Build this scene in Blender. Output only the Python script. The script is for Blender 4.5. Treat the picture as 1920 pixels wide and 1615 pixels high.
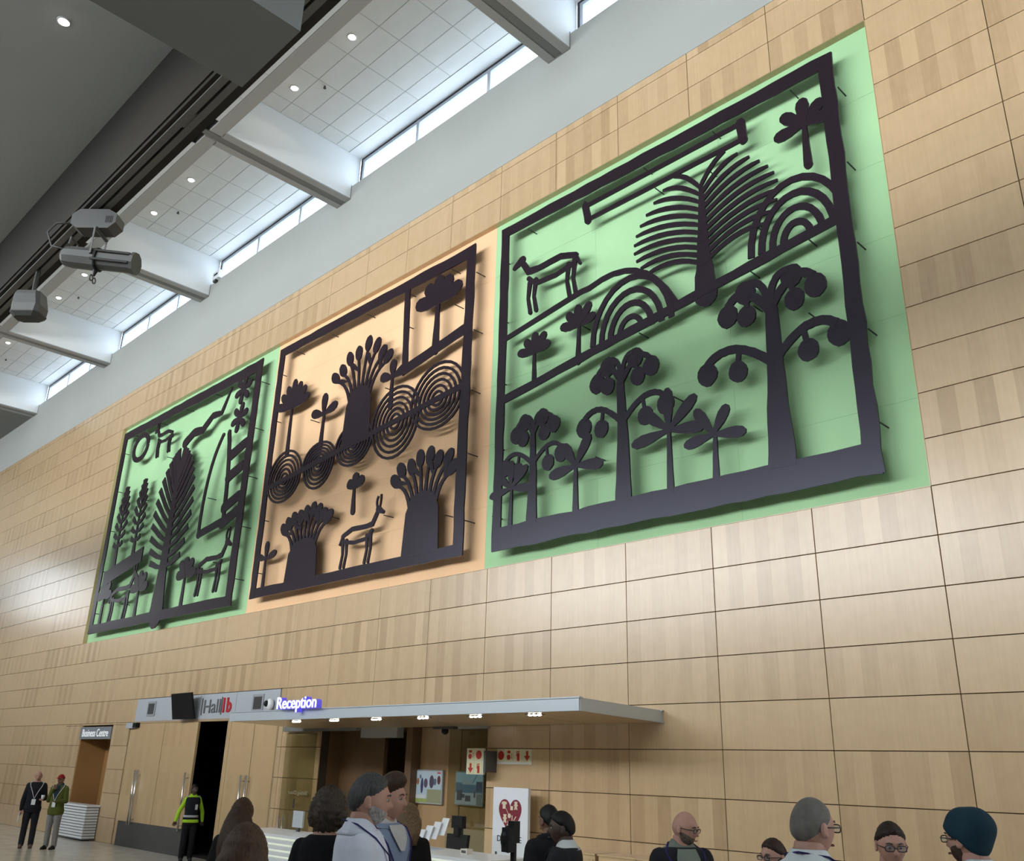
import bpy, bmesh, math, random
from mathutils import Vector, Matrix
import numpy as np
random.seed(7)
for o in list(bpy.data.objects): bpy.data.objects.remove(o)
scene = bpy.context.scene
COL = scene.collection

# ------------------------------------------------------------------ camera
FPX = 1689.855
CAM = Vector((3.667, -10.366, 2.011))
RC = Matrix(((0.707063, 0.706661, 0.026312), (-0.231091, 0.266068, -0.935845), (-0.668326, 0.65562, 0.351429)))  # rows: right, down, forward
cam_d = bpy.data.cameras.new('camera'); cam = bpy.data.objects.new('camera', cam_d); COL.objects.link(cam)
right, down, fwd = RC[0], RC[1], RC[2]
m = Matrix((right, -down, -fwd)).transposed().to_4x4(); m.translation = CAM
cam.matrix_world = m
cam_d.sensor_fit = 'HORIZONTAL'; cam_d.sensor_width = 36.0; cam_d.lens = FPX * 36.0 / 1920.0
cam_d.clip_start = 0.05; cam_d.clip_end = 500
scene.camera = cam
def at_depth(px, py, d):            # photo pixel + distance -> world point
    v = Vector(((px - 960) / FPX, (py - 807.5) / FPX, 1.0))
    return CAM + (RC.transposed() @ v) * d
def at_plane(px, py, axis, val):
    r = RC.transposed() @ Vector(((px - 960) / FPX, (py - 807.5) / FPX, 1.0))
    return CAM + r * ((val - CAM[axis]) / r[axis])

# ------------------------------------------------------------------ world, daylight, exposure
scene.view_settings.view_transform = 'Standard'; scene.view_settings.look = 'None'
scene.view_settings.exposure = 0.0; scene.view_settings.gamma = 1.0
scene.view_settings.use_curve_mapping = False
world = bpy.data.worlds.new('sky'); scene.world = world; world.use_nodes = True
bg = world.node_tree.nodes['Background']
bg.inputs[0].default_value = (0.86, 0.94, 1.0, 1); bg.inputs[1].default_value = 4.0
def area(name, loc, rot, sx, sy, power, col, portal=False):
    l = bpy.data.lights.new(name, 'AREA'); l.shape = 'RECTANGLE'; l.size = sx; l.size_y = sy
    l.energy = power; l.color = col
    o = bpy.data.objects.new(name, l); COL.objects.link(o); o.location = loc; o.rotation_euler = rot
    if portal: l.cycles.is_portal = True
    return o
HPI = math.pi / 2
# daylight through the hall's far facade glazing (high windows) and the end-wall window
area('facade_daylight', (-14, -27.7, 10.9), (HPI, 0, 0), 44, 6.2, 8800, (0.93, 0.97, 1.0))
area('end_window_daylight', (-45.7, -6.0, 9.8), (HPI, 0, -HPI), 2.4, 2.6, 45, (0.95, 0.98, 1.0))

# ------------------------------------------------------------------ helpers
W = 1.48; H = 0.57581; 
def rowz(r): return (9 - r) * H

class MB:
    def __init__(s): s.v = []; s.f = []
    def add(s, vs, fs):
        o = len(s.v); s.v += [tuple(p) for p in vs]; s.f += [tuple(i + o for i in f) for f in fs]; return s
    def box(s, x0, y0, z0, x1, y1, z1):
        x0, x1 = min(x0, x1), max(x0, x1); y0, y1 = min(y0, y1), max(y0, y1); z0, z1 = min(z0, z1), max(z0, z1)
        return s.add([(x0,y0,z0),(x1,y0,z0),(x1,y1,z0),(x0,y1,z0),(x0,y0,z1),(x1,y0,z1),(x1,y1,z1),(x0,y1,z1)],
                     [(0,3,2,1),(4,5,6,7),(0,1,5,4),(1,2,6,5),(2,3,7,6),(3,0,4,7)])
    def loft(s, rings, cap=True):
        n = len(rings[0]); o = len(s.v)
        for r in rings: s.v += [tuple(p) for p in r]
        for k in range(len(rings) - 1):
            for i in range(n):
                a = o + k*n + i; b = o + k*n + (i+1) % n
                s.f.append((a, b, b + n, a + n))
        if cap:
            s.f.append(tuple(o + i for i in reversed(range(n))))
            s.f.append(tuple(o + (len(rings)-1)*n + i for i in range(n)))
        return s
    def tube(s, pts, rad, n=10, flat=None):
        pts = [Vector(p) for p in pts]
        if not isinstance(rad, (list, tuple)): rad = [rad] * len(pts)
        rings = []; up = None
        for i, p in enumerate(pts):
            d = (pts[min(i+1, len(pts)-1)] - pts[max(i-1, 0)]).normalized()
            if up is None:
                up = Vector((0, 0, 1)) if abs(d.z) < 0.9 else Vector((0, 1, 0))
            a = d.cross(up).normalized(); b = a.cross(d).normalized(); up = b
            fx = flat or 1.0
            rings.append([p + a * (math.cos(2*math.pi*k/n) * rad[i]) + b * (math.sin(2*math.pi*k/n) * rad[i] * fx) for k in range(n)])
        return s.loft(rings)
    def rtube(s, pts, rad, n=10):     # tube with rounded ends
        pts = [Vector(p) for p in pts]
        if not isinstance(rad, (list, tuple)): rad = [rad] * len(pts)
        d0 = (pts[0] - pts[1]).normalized(); d1 = (pts[-1] - pts[-2]).normalized()
        P = [pts[0] + d0*rad[0]*.95, pts[0] + d0*rad[0]*.6] + pts + [pts[-1] + d1*rad[-1]*.6, pts[-1] + d1*rad[-1]*.95]
        Rr = [rad[0]*.3, rad[0]*.8] + list(rad) + [rad[-1]*.8, rad[-1]*.3]
        return s.tube(P, Rr, n)
    def ell(s, c, r, nu=16, nv=10, rot=None):
        c = Vector(c); rings = []
        for j in range(nv + 1):
            t = math.pi * (0.03 + 0.94 * j / nv); ring = []
            for i in range(nu):
                a = 2*math.pi*i/nu
                p = Vector((r[0]*math.sin(t)*math.cos(a), r[1]*math.sin(t)*math.sin(a), -r[2]*math.cos(t)))
                if rot: p = rot @ p
                ring.append(c + p)
            rings.append(ring)
        return s.loft(rings)
    def cyl(s, c, r, z0, z1, n=20, r2=None):
        r2 = r if r2 is None else r2
        return s.loft([[(c[0]+r*math.cos(2*math.pi*i/n), c[1]+r*math.sin(2*math.pi*i/n), z0) for i in range(n)],
                       [(c[0]+r2*math.cos(2*math.pi*i/n), c[1]+r2*math.sin(2*math.pi*i/n), z1) for i in range(n)]])
    def prism_xz(s, poly, y0, y1):    # polygon (x,z), convex or simple, extruded along y
        n = len(poly); o = len(s.v)
        s.v += [(p[0], y0, p[1]) for p in poly] + [(p[0], y1, p[1]) for p in poly]
        s.f.append(tuple(o + i for i in range(n))); s.f.append(tuple(o + n + i for i in reversed(range(n))))
        for i in range(n):
            j = (i + 1) % n; s.f.append((o+i, o+n+i, o+n+j, o+j))
        return s
    def tri(s): return sum(len(f) - 2 for f in s.f)
    def mesh(s, name, smooth=False, fixn=True):
        me = bpy.data.meshes.new(name); me.from_pydata(s.v, [], s.f)
        if fixn:
            bm = bmesh.new(); bm.from_mesh(me); bmesh.ops.recalc_face_normals(bm, faces=bm.faces); bm.to_mesh(me); bm.free()
        if smooth:
            me.polygons.foreach_set('use_smooth', [True] * len(me.polygons))
        me.update(); return me
    def build(s, name, mat, parent=None, smooth=False, world=True, fixn=True):
        return link(name, s.mesh(name, smooth, fixn), mat, parent, world)

ORI = {}
def link(name, me, mat, parent=None, world=True):
    o = bpy.data.objects.new(name, me); COL.objects.link(o)
    if mat is not None:
        me.materials.clear(); me.materials.append(mat)
    if parent is not None:
        o.parent = parent
        if world: o.location = -ORI.get(parent.name, Vector((0, 0, 0)))
    ORI[o.name] = Vector((0, 0, 0))
    return o
def thing(name, label, cat, loc=(0, 0, 0), rotz=0.0, group=None):
    o = bpy.data.objects.new(name, None); COL.objects.link(o)
    o.location = loc; o.rotation_euler = (0, 0, rotz); o.empty_display_size = 0.1
    o['label'] = label; o['category'] = cat
    if group: o['group'] = group
    ORI[o.name] = Vector(loc)
    return o
def tag(o, label, cat, group=None):
    o['label'] = label; o['category'] = cat
    if group: o['group'] = group
    return o
def struct(o): o['kind'] = 'structure'; return o

# ------------------------------------------------------------------ materials
MATS = {}
def mat(name, col, rough=0.6, metal=0.0, spec=0.5, emit=None, estr=0.0, bump=0.0, bscale=40.0, noise=0.0, nscale=8.0, coat=0.0, alpha=None):
    if name in MATS: return MATS[name]
    mt = bpy.data.materials.new(name); mt.use_nodes = True; nt = mt.node_tree; b = nt.nodes['Principled BSDF']
    b.inputs['Base Color'].default_value = (*col, 1); b.inputs['Roughness'].default_value = rough
    b.inputs['Metallic'].default_value = metal; b.inputs['Specular IOR Level'].default_value = spec
    if coat: b.inputs['Coat Weight'].default_value = coat; b.inputs['Coat Roughness'].default_value = 0.2
    if name == 'relief_aubergine': b.inputs['Specular Tint'].default_value = (.72, .80, 1.0, 1)  # bluish window sheen put into the relief's specular tint
    if emit: b.inputs['Emission Color'].default_value = (*emit, 1); b.inputs['Emission Strength'].default_value = estr
    if noise or bump:
        tc = nt.nodes.new('ShaderNodeTexCoord')
    if noise:
        nz = nt.nodes.new('ShaderNodeTexNoise'); nz.inputs['Scale'].default_value = nscale; nz.inputs['Detail'].default_value = 4
        nt.links.new(tc.outputs['Object'], nz.inputs['Vector'])
        mp = nt.nodes.new('ShaderNodeMapRange'); mp.inputs[1].default_value = 0.3; mp.inputs[2].default_value = 0.7
        mp.inputs[3].default_value = 1 - noise; mp.inputs[4].default_value = 1 + noise
        nt.links.new(nz.outputs[0], mp.inputs[0])
        vm = nt.nodes.new('ShaderNodeVectorMath'); vm.operation = 'SCALE'; vm.inputs[0].default_value = col
        nt.links.new(mp.outputs[0], vm.inputs['Scale']); nt.links.new(vm.outputs[0], b.inputs['Base Color'])
    if bump:
        n2 = nt.nodes.new('ShaderNodeTexNoise'); n2.inputs['Scale'].default_value = bscale; n2.inputs['Detail'].default_value = 3
        nt.links.new(tc.outputs['Object'], n2.inputs['Vector'])
        bp = nt.nodes.new('ShaderNodeBump'); bp.inputs['Strength'].default_value = bump; bp.inputs['Distance'].default_value = 0.02
        nt.links.new(n2.outputs[0], bp.inputs['Height']); nt.links.new(bp.outputs[0], b.inputs['Normal'])
    MATS[name] = mt; return mt

def wood(name, base, dark, rough=0.34, strip=0.21, vary=0.9, panel=True, coat=0.8):
    """veneer: vertical leaves of slightly different tone, fine grain, offset per panel"""
    mt = bpy.data.materials.new(name); mt.use_nodes = True; nt = mt.node_tree; b = nt.nodes['Principled BSDF']; L = nt.links.new
    def N(t, **k):
        n = nt.nodes.new(t)
        for a, v in k.items(): setattr(n, a, v)
        return n
    geo = N('ShaderNodeNewGeometry'); sep = N('ShaderNodeSeparateXYZ'); L(geo.outputs['Position'], sep.inputs[0])
    def math_(op, a, bv=None):
        n = N('ShaderNodeMath', operation=op)
        for i, v in enumerate((a, bv)):
            if v is None: continue
            if isinstance(v, (int, float)): n.inputs[i].default_value = v
            else: L(v, n.inputs[i])
        return n.outputs[0]
    px = math_('FLOOR', math_('DIVIDE', sep.outputs[0], W)); pz = math_('FLOOR', math_('DIVIDE', sep.outputs[2], H))
    comb = N('ShaderNodeCombineXYZ'); L(px, comb.inputs[0]); L(pz, comb.inputs[1])
    wn = N('ShaderNodeTexWhiteNoise', noise_dimensions='2D'); L(comb.outputs[0], wn.inputs['Vector'])
    st = math_('FLOOR', math_('ADD', math_('DIVIDE', sep.outputs[0], strip), math_('MULTIPLY', wn.outputs['Value'], 0.0)))
    c2 = N('ShaderNodeCombineXYZ'); L(st, c2.inputs[0]); L(pz, c2.inputs[1]); L(math_('MULTIPLY', px, 3.7), c2.inputs[2])
    w2 = N('ShaderNodeTexWhiteNoise', noise_dimensions='3D'); L(c2.outputs[0], w2.inputs['Vector'])
    # alternate bookmatch tone
    alt = math_('MODULO', math_('ABSOLUTE', st), 2.0)
    mpg = N('ShaderNodeMapping'); mpg.inputs['Scale'].default_value = (26, 26, 1.6); L(geo.outputs['Position'], mpg.inputs['Vector'])
    gr = N('ShaderNodeTexNoise'); gr.inputs['Scale'].default_value = 1.0; gr.inputs['Detail'].default_value = 5; gr.inputs['Roughness'].default_value = 0.6
    L(mpg.outputs[0], gr.inputs['Vector'])
    mp2 = N('ShaderNodeMapping'); mp2.inputs['Scale'].default_value = (5, 5, 7); L(geo.outputs['Position'], mp2.inputs['Vector'])
    cu = N('ShaderNodeTexNoise'); cu.inputs['Scale'].default_value = 1.0; cu.inputs['Detail'].default_value = 2; L(mp2.outputs[0], cu.inputs['Vector'])
    # tone = mix of strip random * panel contrast + grain
    contrast = math_('MULTIPLY', math_('POWER', wn.outputs['Value'], 1.3), 0.9)
    t1 = math_('MULTIPLY', math_('SUBTRACT', math_('ADD', math_('MULTIPLY', w2.outputs['Value'], 0.55), math_('MULTIPLY', alt, 0.45)), 0.5), contrast)
    t2 = math_('MULTIPLY', math_('SUBTRACT', gr.outputs[0], 0.5), 0.65)
    t3 = math_('MULTIPLY', math_('SUBTRACT', cu.outputs[0], 0.5), 0.35)
    t4 = math_('MULTIPLY', math_('SUBTRACT', wn.outputs['Value'], 0.5), 0.30)
    tone = math_('ADD', 0.5, math_('MULTIPLY', math_('ADD', math_('ADD', t1, t2), math_('ADD', t3, t4)), vary))
    cl = N('ShaderNodeClamp'); L(tone, cl.inputs[0])
    mx = N('ShaderNodeMix', data_type='RGBA'); L(cl.outputs[0], mx.inputs[0])
    mx.inputs[6].default_value = (*base, 1); mx.inputs[7].default_value = (*dark, 1)
    L(mx.outputs[2], b.inputs['Base Color'])
    b.inputs['Roughness'].default_value = rough; b.inputs['Specular IOR Level'].default_value = 0.5
    b.inputs['Coat Weight'].default_value = coat; b.inputs['Coat Roughness'].default_value = 0.25
    MATS[name] = mt; return mt
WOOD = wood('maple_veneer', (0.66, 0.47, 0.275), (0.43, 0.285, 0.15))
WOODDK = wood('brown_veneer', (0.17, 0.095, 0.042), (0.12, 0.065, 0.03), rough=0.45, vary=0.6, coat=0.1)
WOODDOOR = wood('door_veneer', (0.66, 0.47, 0.26), (0.47, 0.31, 0.16), vary=0.55)
JOINT = mat('joint_dark', (0.05, 0.03, 0.018), 0.9)
GREEN = mat('green_paint', (0.385, 0.645, 0.345), 0.65, noise=0.06, nscale=0.8)
ORANGE = mat('orange_paint', (0.90, 0.57, 0.32), 0.65, noise=0.05, nscale=0.8)
WHITE = mat('white_plaster', (0.38, 0.395, 0.375), 0.8, noise=0.03, nscale=0.5)
WHITE2 = mat('white_beam_paint', (0.84, 0.85, 0.85), 0.75)
TILE = mat('ceiling_tile', (0.80, 0.80, 0.78), 0.9, noise=0.03, nscale=1.5)
GRID = mat('ceiling_grid', (0.56, 0.56, 0.55), 0.8)
BEAMG = mat('beam_grey', (0.33, 0.325, 0.31), 0.6)
BEAMD = mat('beam_dark_grey', (0.16, 0.16, 0.15), 0.6)
SOFFIT = mat('soffit_grey', (0.62, 0.64, 0.65), 0.8, noise=0.03, nscale=0.6)
SOFFDK = mat('soffit_dark', (0.042, 0.039, 0.034), 0.85, spec=0.15)
BOXG = mat('bulkhead_grey', (0.22, 0.235, 0.24), 0.75)
BLACK = mat('black_plastic', (0.008, 0.008, 0.009), 0.5, spec=0.25)
DARKFR = mat('dark_window_frame', (0.03, 0.025, 0.035), 0.5)
LITEFR = mat('pale_window_frame', (0.62, 0.66, 0.74), 0.5)
SIGNG = mat('sign_grey', (0.46, 0.49, 0.53), 0.5, metal=0.2)
ALU = mat('canopy_aluminium', (0.55, 0.60, 0.64), 0.45, metal=0.35)
STEEL = mat('steel', (0.62, 0.61, 0.59), 0.28, metal=1.0)
KICK = mat('kick_plate', (0.07, 0.068, 0.064), 0.5, noise=0.08, nscale=6)
RELIEF = mat('relief_aubergine', (0.019, 0.009, 0.014), 0.32, spec=0.35, noise=0.12, nscale=1.2)
FLOOR = mat('terrazzo', (0.62, 0.57, 0.50), 0.22, noise=0.10, nscale=3.0)
LAMPW = mat('lamp_glow_warm', (1, 0.95, 0.85), 0.5, emit=(1.0, 0.93, 0.80), estr=14)
LEDW = mat('led_glow', (1, 1, 1), 0.5, emit=(1.0, 0.95, 0.86), estr=22)
REDM = mat('sign_red', (0.45, 0.012, 0.018), 0.5)
WHITEG = mat('white_gloss', (0.82, 0.84, 0.86), 0.3)
GREYLT = mat('fixture_grey', (0.085, 0.085, 0.082), 0.5)
GREYMD = mat('fixture_mid_grey', (0.05, 0.05, 0.048), 0.55)
def glass(name, tint=(0.9, 0.95, 1.0), f0=0.06, haze=None):
    mt = bpy.data.materials.new(name); mt.use_nodes = True; nt = mt.node_tree
    for n in list(nt.nodes): nt.nodes.remove(n)
    out = nt.nodes.new('ShaderNodeOutputMaterial'); tr = nt.nodes.new('ShaderNodeBsdfTransparent'); gl = nt.nodes.new('ShaderNodeBsdfGlossy')
    mx = nt.nodes.new('ShaderNodeMixShader'); tr.inputs[0].default_value = (*tint, 1); gl.inputs['Roughness'].default_value = 0.03
    mx.inputs[0].default_value = f0
    nt.links.new(tr.outputs[0], mx.inputs[1]); nt.links.new(gl.outputs[0], mx.inputs[2]); nt.links.new(mx.outputs[0], out.inputs[0])
    MATS[name] = mt; return mt
GLASS = glass('clear_glass'); GLASSG = glass('greenish_glass', (0.80, 0.80, 0.72), 0.08)

# ------------------------------------------------------------------ setting: floor
XL, XR, YB = -46.0, 14.0, -28.0
struct(MB().box(XL, YB, -0.3, XR, 4.0, 0.0).build('floor', FLOOR))

# ------------------------------------------------------------------ the timber wall, panel by panel
GAP = 0.0045
holes = [(-16.96*W, rowz(0), 0.0, rowz(-12)),            # recess of the reliefs
         (-20.50, rowz(4), -13.53, rowz(3)),             # grey sign band
         (-23.93, 0.0, -21.80, 2.83),                    # business centre hatch
         (-20.68, 0.0, -13.52, rowz(4)),                 # hall doors
         (-11.92, 0.0, -7.26, 2.64)]                     # reception room opening
def subtract(r, h):
    x0, z0, x1, z1 = r; a0, b0, a1, b1 = h
    if a1 <= x0 or a0 >= x1 or b1 <= z0 or b0 >= z1: return [r]
    out = []
    if b0 > z0: out.append((x0, z0, x1, b0))
    if b1 < z1: out.append((x0, b1, x1, z1))
    lo, hi = max(z0, b0), min(z1, b1)
    if a0 > x0: out.append((x0, lo, a0, hi))
    if a1 < x1: out.append((a1, lo, x1, hi))
    return out
WOODTOP = rowz(-14.28)
rects = []
for c in range(-31, 5):
    for r in range(-15, 9):
        z1 = min(rowz(r), WOODTOP); z0 = rowz(r + 1)
        if z0 >= z1: continue
        L = [(c*W, z0, (c+1)*W, z1)]
        for h in holes: L = [q for p in L for q in subtract(p, h)]
        rects += [q for q in L if q[2]-q[0] > 0.04 and q[3]-q[1] > 0.04]
# pilaster joints the photo shows beside the hall doors
wall_back = MB()
for h in [(-46.0, 0, -16.96*W, WOODTOP), (0.0, 0, 8.0, WOODTOP), (-16.96*W, rowz(-12), 0, WOODTOP)]:
    wall_back.box(h[0], 0.021, h[1], h[2], 0.20, h[3])
base = [(-16.96*W, 0.0, 0.0, rowz(0))]
for h in holes[1:]: base = [q for p in base for q in subtract(p, h)]
for q in base: wall_back.box(q[0], 0.021, q[1], q[2], 0.20, q[3])
wall_back = struct(wall_back.build('wall_back', JOINT))
def apparent(q):
    c = Vector(((q[0]+q[2])/2, 0, (q[1]+q[3])/2)); d = c - CAM; dep = d.dot(fwd)
    if dep < 1: return 0
    u = d.dot(right)/dep*FPX + 960; v = d.dot(down)/dep*FPX + 807.5
    vis = -150 < u < 2070 and -150 < v < 1765
    n = d.normalized()
    return ((q[2]-q[0])*(q[3]-q[1]) * abs(n.y) / d.length_squared) * (1 if vis else 1e-4)
rects.sort(key=apparent, reverse=True)
cache = {}
for q in rects[:300]:
    w, h = round(q[2]-q[0], 4), round(q[3]-q[1], 4)
    if (w, h) not in cache:
        b = MB(); e = 0.003
        x0, x1, z0, z1 = -w/2+GAP, w/2-GAP, -h/2+GAP, h/2-GAP
        b.add([(x0+e,0,z0+e),(x1-e,0,z0+e),(x1-e,0,z1-e),(x0+e,0,z1-e),(x0,e,z0),(x1,e,z0),(x1,e,z1),(x0,e,z1),(x0,.021,z0),(x1,.021,z0),(x1,.021,z1),(x0,.021,z1)],
              [(0,1,2,3),(0,4,5,1),(1,5,6,2),(2,6,7,3),(3,7,4,0),(4,8,9,5),(5,9,10,6),(6,10,11,7),(7,11,8,4)])
        cache[(w, h)] = b.mesh('panel', fixn=False); cache[(w, h)].materials.append(WOOD)
    o = bpy.data.objects.new('panel', cache[(w, h)]); COL.objects.link(o); o.parent = wall_back
    o.location = ((q[0]+q[2])/2, 0, (q[1]+q[3])/2)
rest = MB()
for q in rects[300:]: rest.box(q[0]+GAP, 0, q[1]+GAP, q[2]-GAP, 0.021, q[3]-GAP)
rest.build('far_panels', WOOD, wall_back)['kind'] = 'stuff'

# recess behind the reliefs: coloured boards, reveal
RD = 0.12
g1, g2, xl, zr0, zr1 = -15.68, -7.60, -16.96*W, rowz(0), rowz(-12)
rec = struct(MB().box(xl-0.2, RD+0.01, zr0-0.2, 0.2, RD+0.2, zr1+0.2).build('wall_recess', WHITE))
for a, b, mt_, nm in ((xl, g1, GREEN, 'green_board'), (g1, g2, ORANGE, 'orange_board'), (g2, 0.0, GREEN, 'green_board')):
    n = max(1, round((b - a) / (2*W)))
    for i in range(n):
        rows_ = 6
        for j in range(rows_):
            xa, xb = a + (b-a)*i/n, a + (b-a)*(i+1)/n; za, zb = zr0 + (zr1-zr0)*j/rows_, zr0 + (zr1-zr0)*(j+1)/rows_
            MB().box(xa+.0012, RD, za+.0012, xb-.0012, RD+0.012, zb-.0012).build(nm, mt_, rec)
rv = MB()
rv.box(xl-0.002, 0.002, zr0, xl+.006, RD-.001, zr1); rv.box(-.006, 0.002, zr0, 0.002, RD-.001, zr1)
rv.box(xl, 0.002, zr1-.006, 0, RD-.001, zr1+.002); rv.box(xl, 0.002, zr0-.002, 0, RD-.001, zr0+.006)
struct(rv.build('trim_1', WOODDOOR))

# ------------------------------------------------------------------ white band, clerestory, roof bays
ZB, ZC, ZS = 15.22, 16.55, 15.60      # beam soffit, tile ceiling, top of white wall
struct(MB().box(XL, 0.0, WOODTOP, XR, 0.20, ZS).build('wall_upper', WHITE))
BX = [1.74, -5.585, -12.90, -20.22, -27.54, -34.93]     # right faces of the cross beams
BW = 0.58
for i, bx in enumerate(BX):
    t = thing('roof_beam', ['deep white roof beam with grey underside channel, beyond the top right corner',
        'deep white roof beam with grey underside channel meeting the white band above the tallest green panel',
        'deep white roof beam with grey underside channel, above the orange panel',
        'deep white roof beam with grey underside channel, beside the small white detector',
        'deep white roof beam with grey underside channel, second from the far left',
        'deep white roof beam with grey underside channel, farthest left before the dark soffit'][i], 'beam', (bx - BW/2, -1.7, ZB))
    MB().box(bx-BW, -3.40, ZB+0.035, bx, 0.20, ZC+0.3).build('beam_casing', WHITE2, t)
    MB().box(bx-BW, -3.41, ZB, bx-BW+0.19, -0.012, ZB+0.034).build('flange', BEAMG, t)
    MB().box(bx-0.19, -3.41, ZB, bx, -0.012, ZB+0.034).build('flange', BEAMG, t)
    MB().box(bx-BW+0.205, -3.85, ZB+0.012, bx-0.205, -0.012, ZB+0.034).build('channel', BEAMD, t)
    MB().box(bx-BW+0.01, -0.010, ZB-0.012, bx+0.012, -0.001, ZB+0.42).build('gap_shadow', BEAMD, t)  # dark plate painted in for the shadow at the beam end
# long edge beam at the inner end of the bays
t = thing('edge_beam', 'long grey edge beam closing the inner ends of the roof bays', 'beam', (-16, -4.1, ZB))
MB().box(-36, -4.9, ZB+0.02, 8, -3.80, ZC+0.4).build('beam_core', BEAMD, t)
MB().box(-36, -3.695, ZB+0.03, 8, -3.42, ZC+0.4).build('beam_casing', BEAMG, t)
for i in range(len(BX)-1):
    a, b = BX[i+1]+0.02, BX[i]-BW-0.02
    MB().box(a-0.18, -3.690, ZB, b+0.18, -3.395, ZB+0.03).build('flange', BEAMG, t)
    n = 6
    for k in range(n):
        x0 = a+0.25+(b-a-0.5)*k/n; x1 = a+0.25+(b-a-0.5)*(k+1)/n
        MB().box(x0+.006, -3.80, ZB+0.004, x1-.006, -3.702, ZB+0.03).build('access_strip', SOFFIT, t)
# tiled ceiling
tiles = struct(MB().box(-36, -3.45, ZC+0.012, 8, 0.28, ZC+0.06).build('ceiling', GRID))
yl = [-3.40, -3.25, -2.715, -2.18, -1.645, -1.11, -0.575, -0.18]
tcache = {}
for i in range(len(BX)-1):
    a, b = BX[i+1], BX[i]-BW
    xs = [a, a+0.505]
    while xs[-1] + 1.13 < b: xs.append(xs[-1] + 1.13)
    xs.append(b)
    for k in range(len(xs)-1):
        for j in range(len(yl)-1):
            w, d = round(xs[k+1]-xs[k], 3), round(yl[j+1]-yl[j], 3)
            if w < 0.05: continue
            if (w, d) not in tcache:
                tcache[(w, d)] = MB().box(-w/2+.008, -d/2+.008, 0, w/2-.008, d/2-.008, 0.012).mesh('ceiling_tile'); tcache[(w, d)].materials.append(TILE)
            o = bpy.data.objects.new('ceiling_tile', tcache[(w, d)]); COL.objects.link(o); o.parent = tiles
            o.location = ((xs[k]+xs[k+1])/2, (yl[j]+yl[j+1])/2, ZC)
    MB().box(a, -0.172, ZC-0.01, b, 0.26, ZC+0.012).build('ceiling_margin', WHITE2, tiles)
    # clerestory window of the bay
    wy = 0.215
    fr = struct(MB().box(a, wy, ZC-0.05, b, wy+0.08, ZC-0.005).box(a, wy, ZS-0.1, a+0.06, wy+0.08, ZC-0.05).build('window_%d' % (i+1), DARKFR))
    n = 3; xw = [a+0.06 + (b-a-0.06)*k/n for k in range(n+1)]
    if i == 1: xw = [a+0.06, -10.63, -8.165, b]
    fm = MB().box(a+0.06, wy+0.01, ZC-0.14, b, wy+0.07, ZC-0.05).box(a+0.06, wy+0.01, ZS-0.1, a+0.14, wy+0.07, ZC-0.14).box(a, wy+0.01, ZS-0.15, b, wy+0.07, ZS-0.06)
    fm.build('frame', LITEFR, fr)
    for x in xw[1:-1]: MB().box(x-0.05, wy+0.005, ZS-0.1, x+0.05, wy+0.075, ZC-0.05).build('mullion', LITEFR, fr)
    for k in range(n): MB().box(xw[k], wy+0.035, ZS-0.1, xw[k+1], wy+0.045, ZC-0.05).build('pane', GLASS, fr)
    area('clerestory_portal_%d' % (i+1), ((a+b)/2, 0.36, (ZS+ZC)/2), (-HPI, 0, 0), b-a, 1.0, 1, (1, 1, 1), portal=True)
# low dark soffit past the last bay, main roof over the void, enclosing walls, added light blocker
struct(MB().box(XL, -4.9, ZB, BX[-1]-BW, 0.0, ZB+0.1).build('ceiling_far', BEAMD))
struct(MB().box(XL, -12.2, ZC+0.4, XR, -4.6, ZC+0.6).box(XL, YB, 14.1, XR, -12.0, 14.4).box(XL, -12.2, 14.1, XR, -12.0, ZC+.6).build('ceiling_main', SOFFIT))  # unseen rear roof, lowered to keep facade light off the white band
struct(MB().box(XL, -4.9, ZC+0.062, XR, 0.30, ZC+0.6).build('ceiling_roof', WHITE2))
bw = MB(); bw.box(XL, YB-0.3, 0, XR, YB, 7.8); bw.box(XL, YB-0.3, 14.0, XR, YB, 17.2); bw.box(XL, YB-.3, 7.8, -36.5, YB, 14.0); bw.box(8.5, YB-.3, 7.8, XR, YB, 14.0)
struct(bw.build('wall_front', WHITE))
ew = MB(); ew.box(XL-.3, YB, 0, XL, 0.3, 8.4); ew.box(XL-.3, YB, 11.2, XL, 0.3, 17.2); ew.box(XL-.3, -4.7, 8.4, XL, 0.3, 11.2); ew.box(XL-.3, YB, 8.4, XL, -7.3, 11.2)
struct(ew.build('wall_left', WHITE))
struct(MB().box(XL, -17.0, 3.6, XR, -16.6, 7.4).box(XL, YB, 3.6, XR, -16.6, 4.0).build('wall_light_blocker', WHITE))  # unseen gallery parapet, added to block facade light from crowd and lower wall
struct(MB().box(XR, YB, 0, XR+.3, 0.3, 17.2).build('wall_right', WHITE))

# ------------------------------------------------------------------ bridge soffit above the camera
ZT, ZL = 7.955, 9.026
br = struct(MB().box(XL, -12.0, ZL, XR, -7.72, ZL+0.16).box(XL, -7.716, ZT+0.06, XR, -7.41, ZL+0.16).build('ceiling_bridge', SOFFIT))
MB().box(XL, -7.735, ZT+0.05, XR, -7.712, ZL).build('downstand_face', SOFFDK, br)
MB().box(XL, -7.716, ZT, XR, -7.671, ZT+0.05).build('track_flange', SOFFDK, br)
MB().box(XL, -7.671, ZT-0.02, XR, -7.597, ZT+0.05).build('track_rail', BEAMD, br)
MB().box(XL, -7.569, ZT-0.02, XR, -7.50, ZT+0.05).build('track_rail', BEAMD, br)
MB().box(XL, -7.495, ZT-0.005, XR, -7.412, ZT+0.05).build('track_flange', SOFFDK, br)
MB().box(-4.0, -7.597, ZT-0.012, -3.72, -7.569, ZT+0.05).build('slot_bridge', BEAMD, br)
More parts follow.
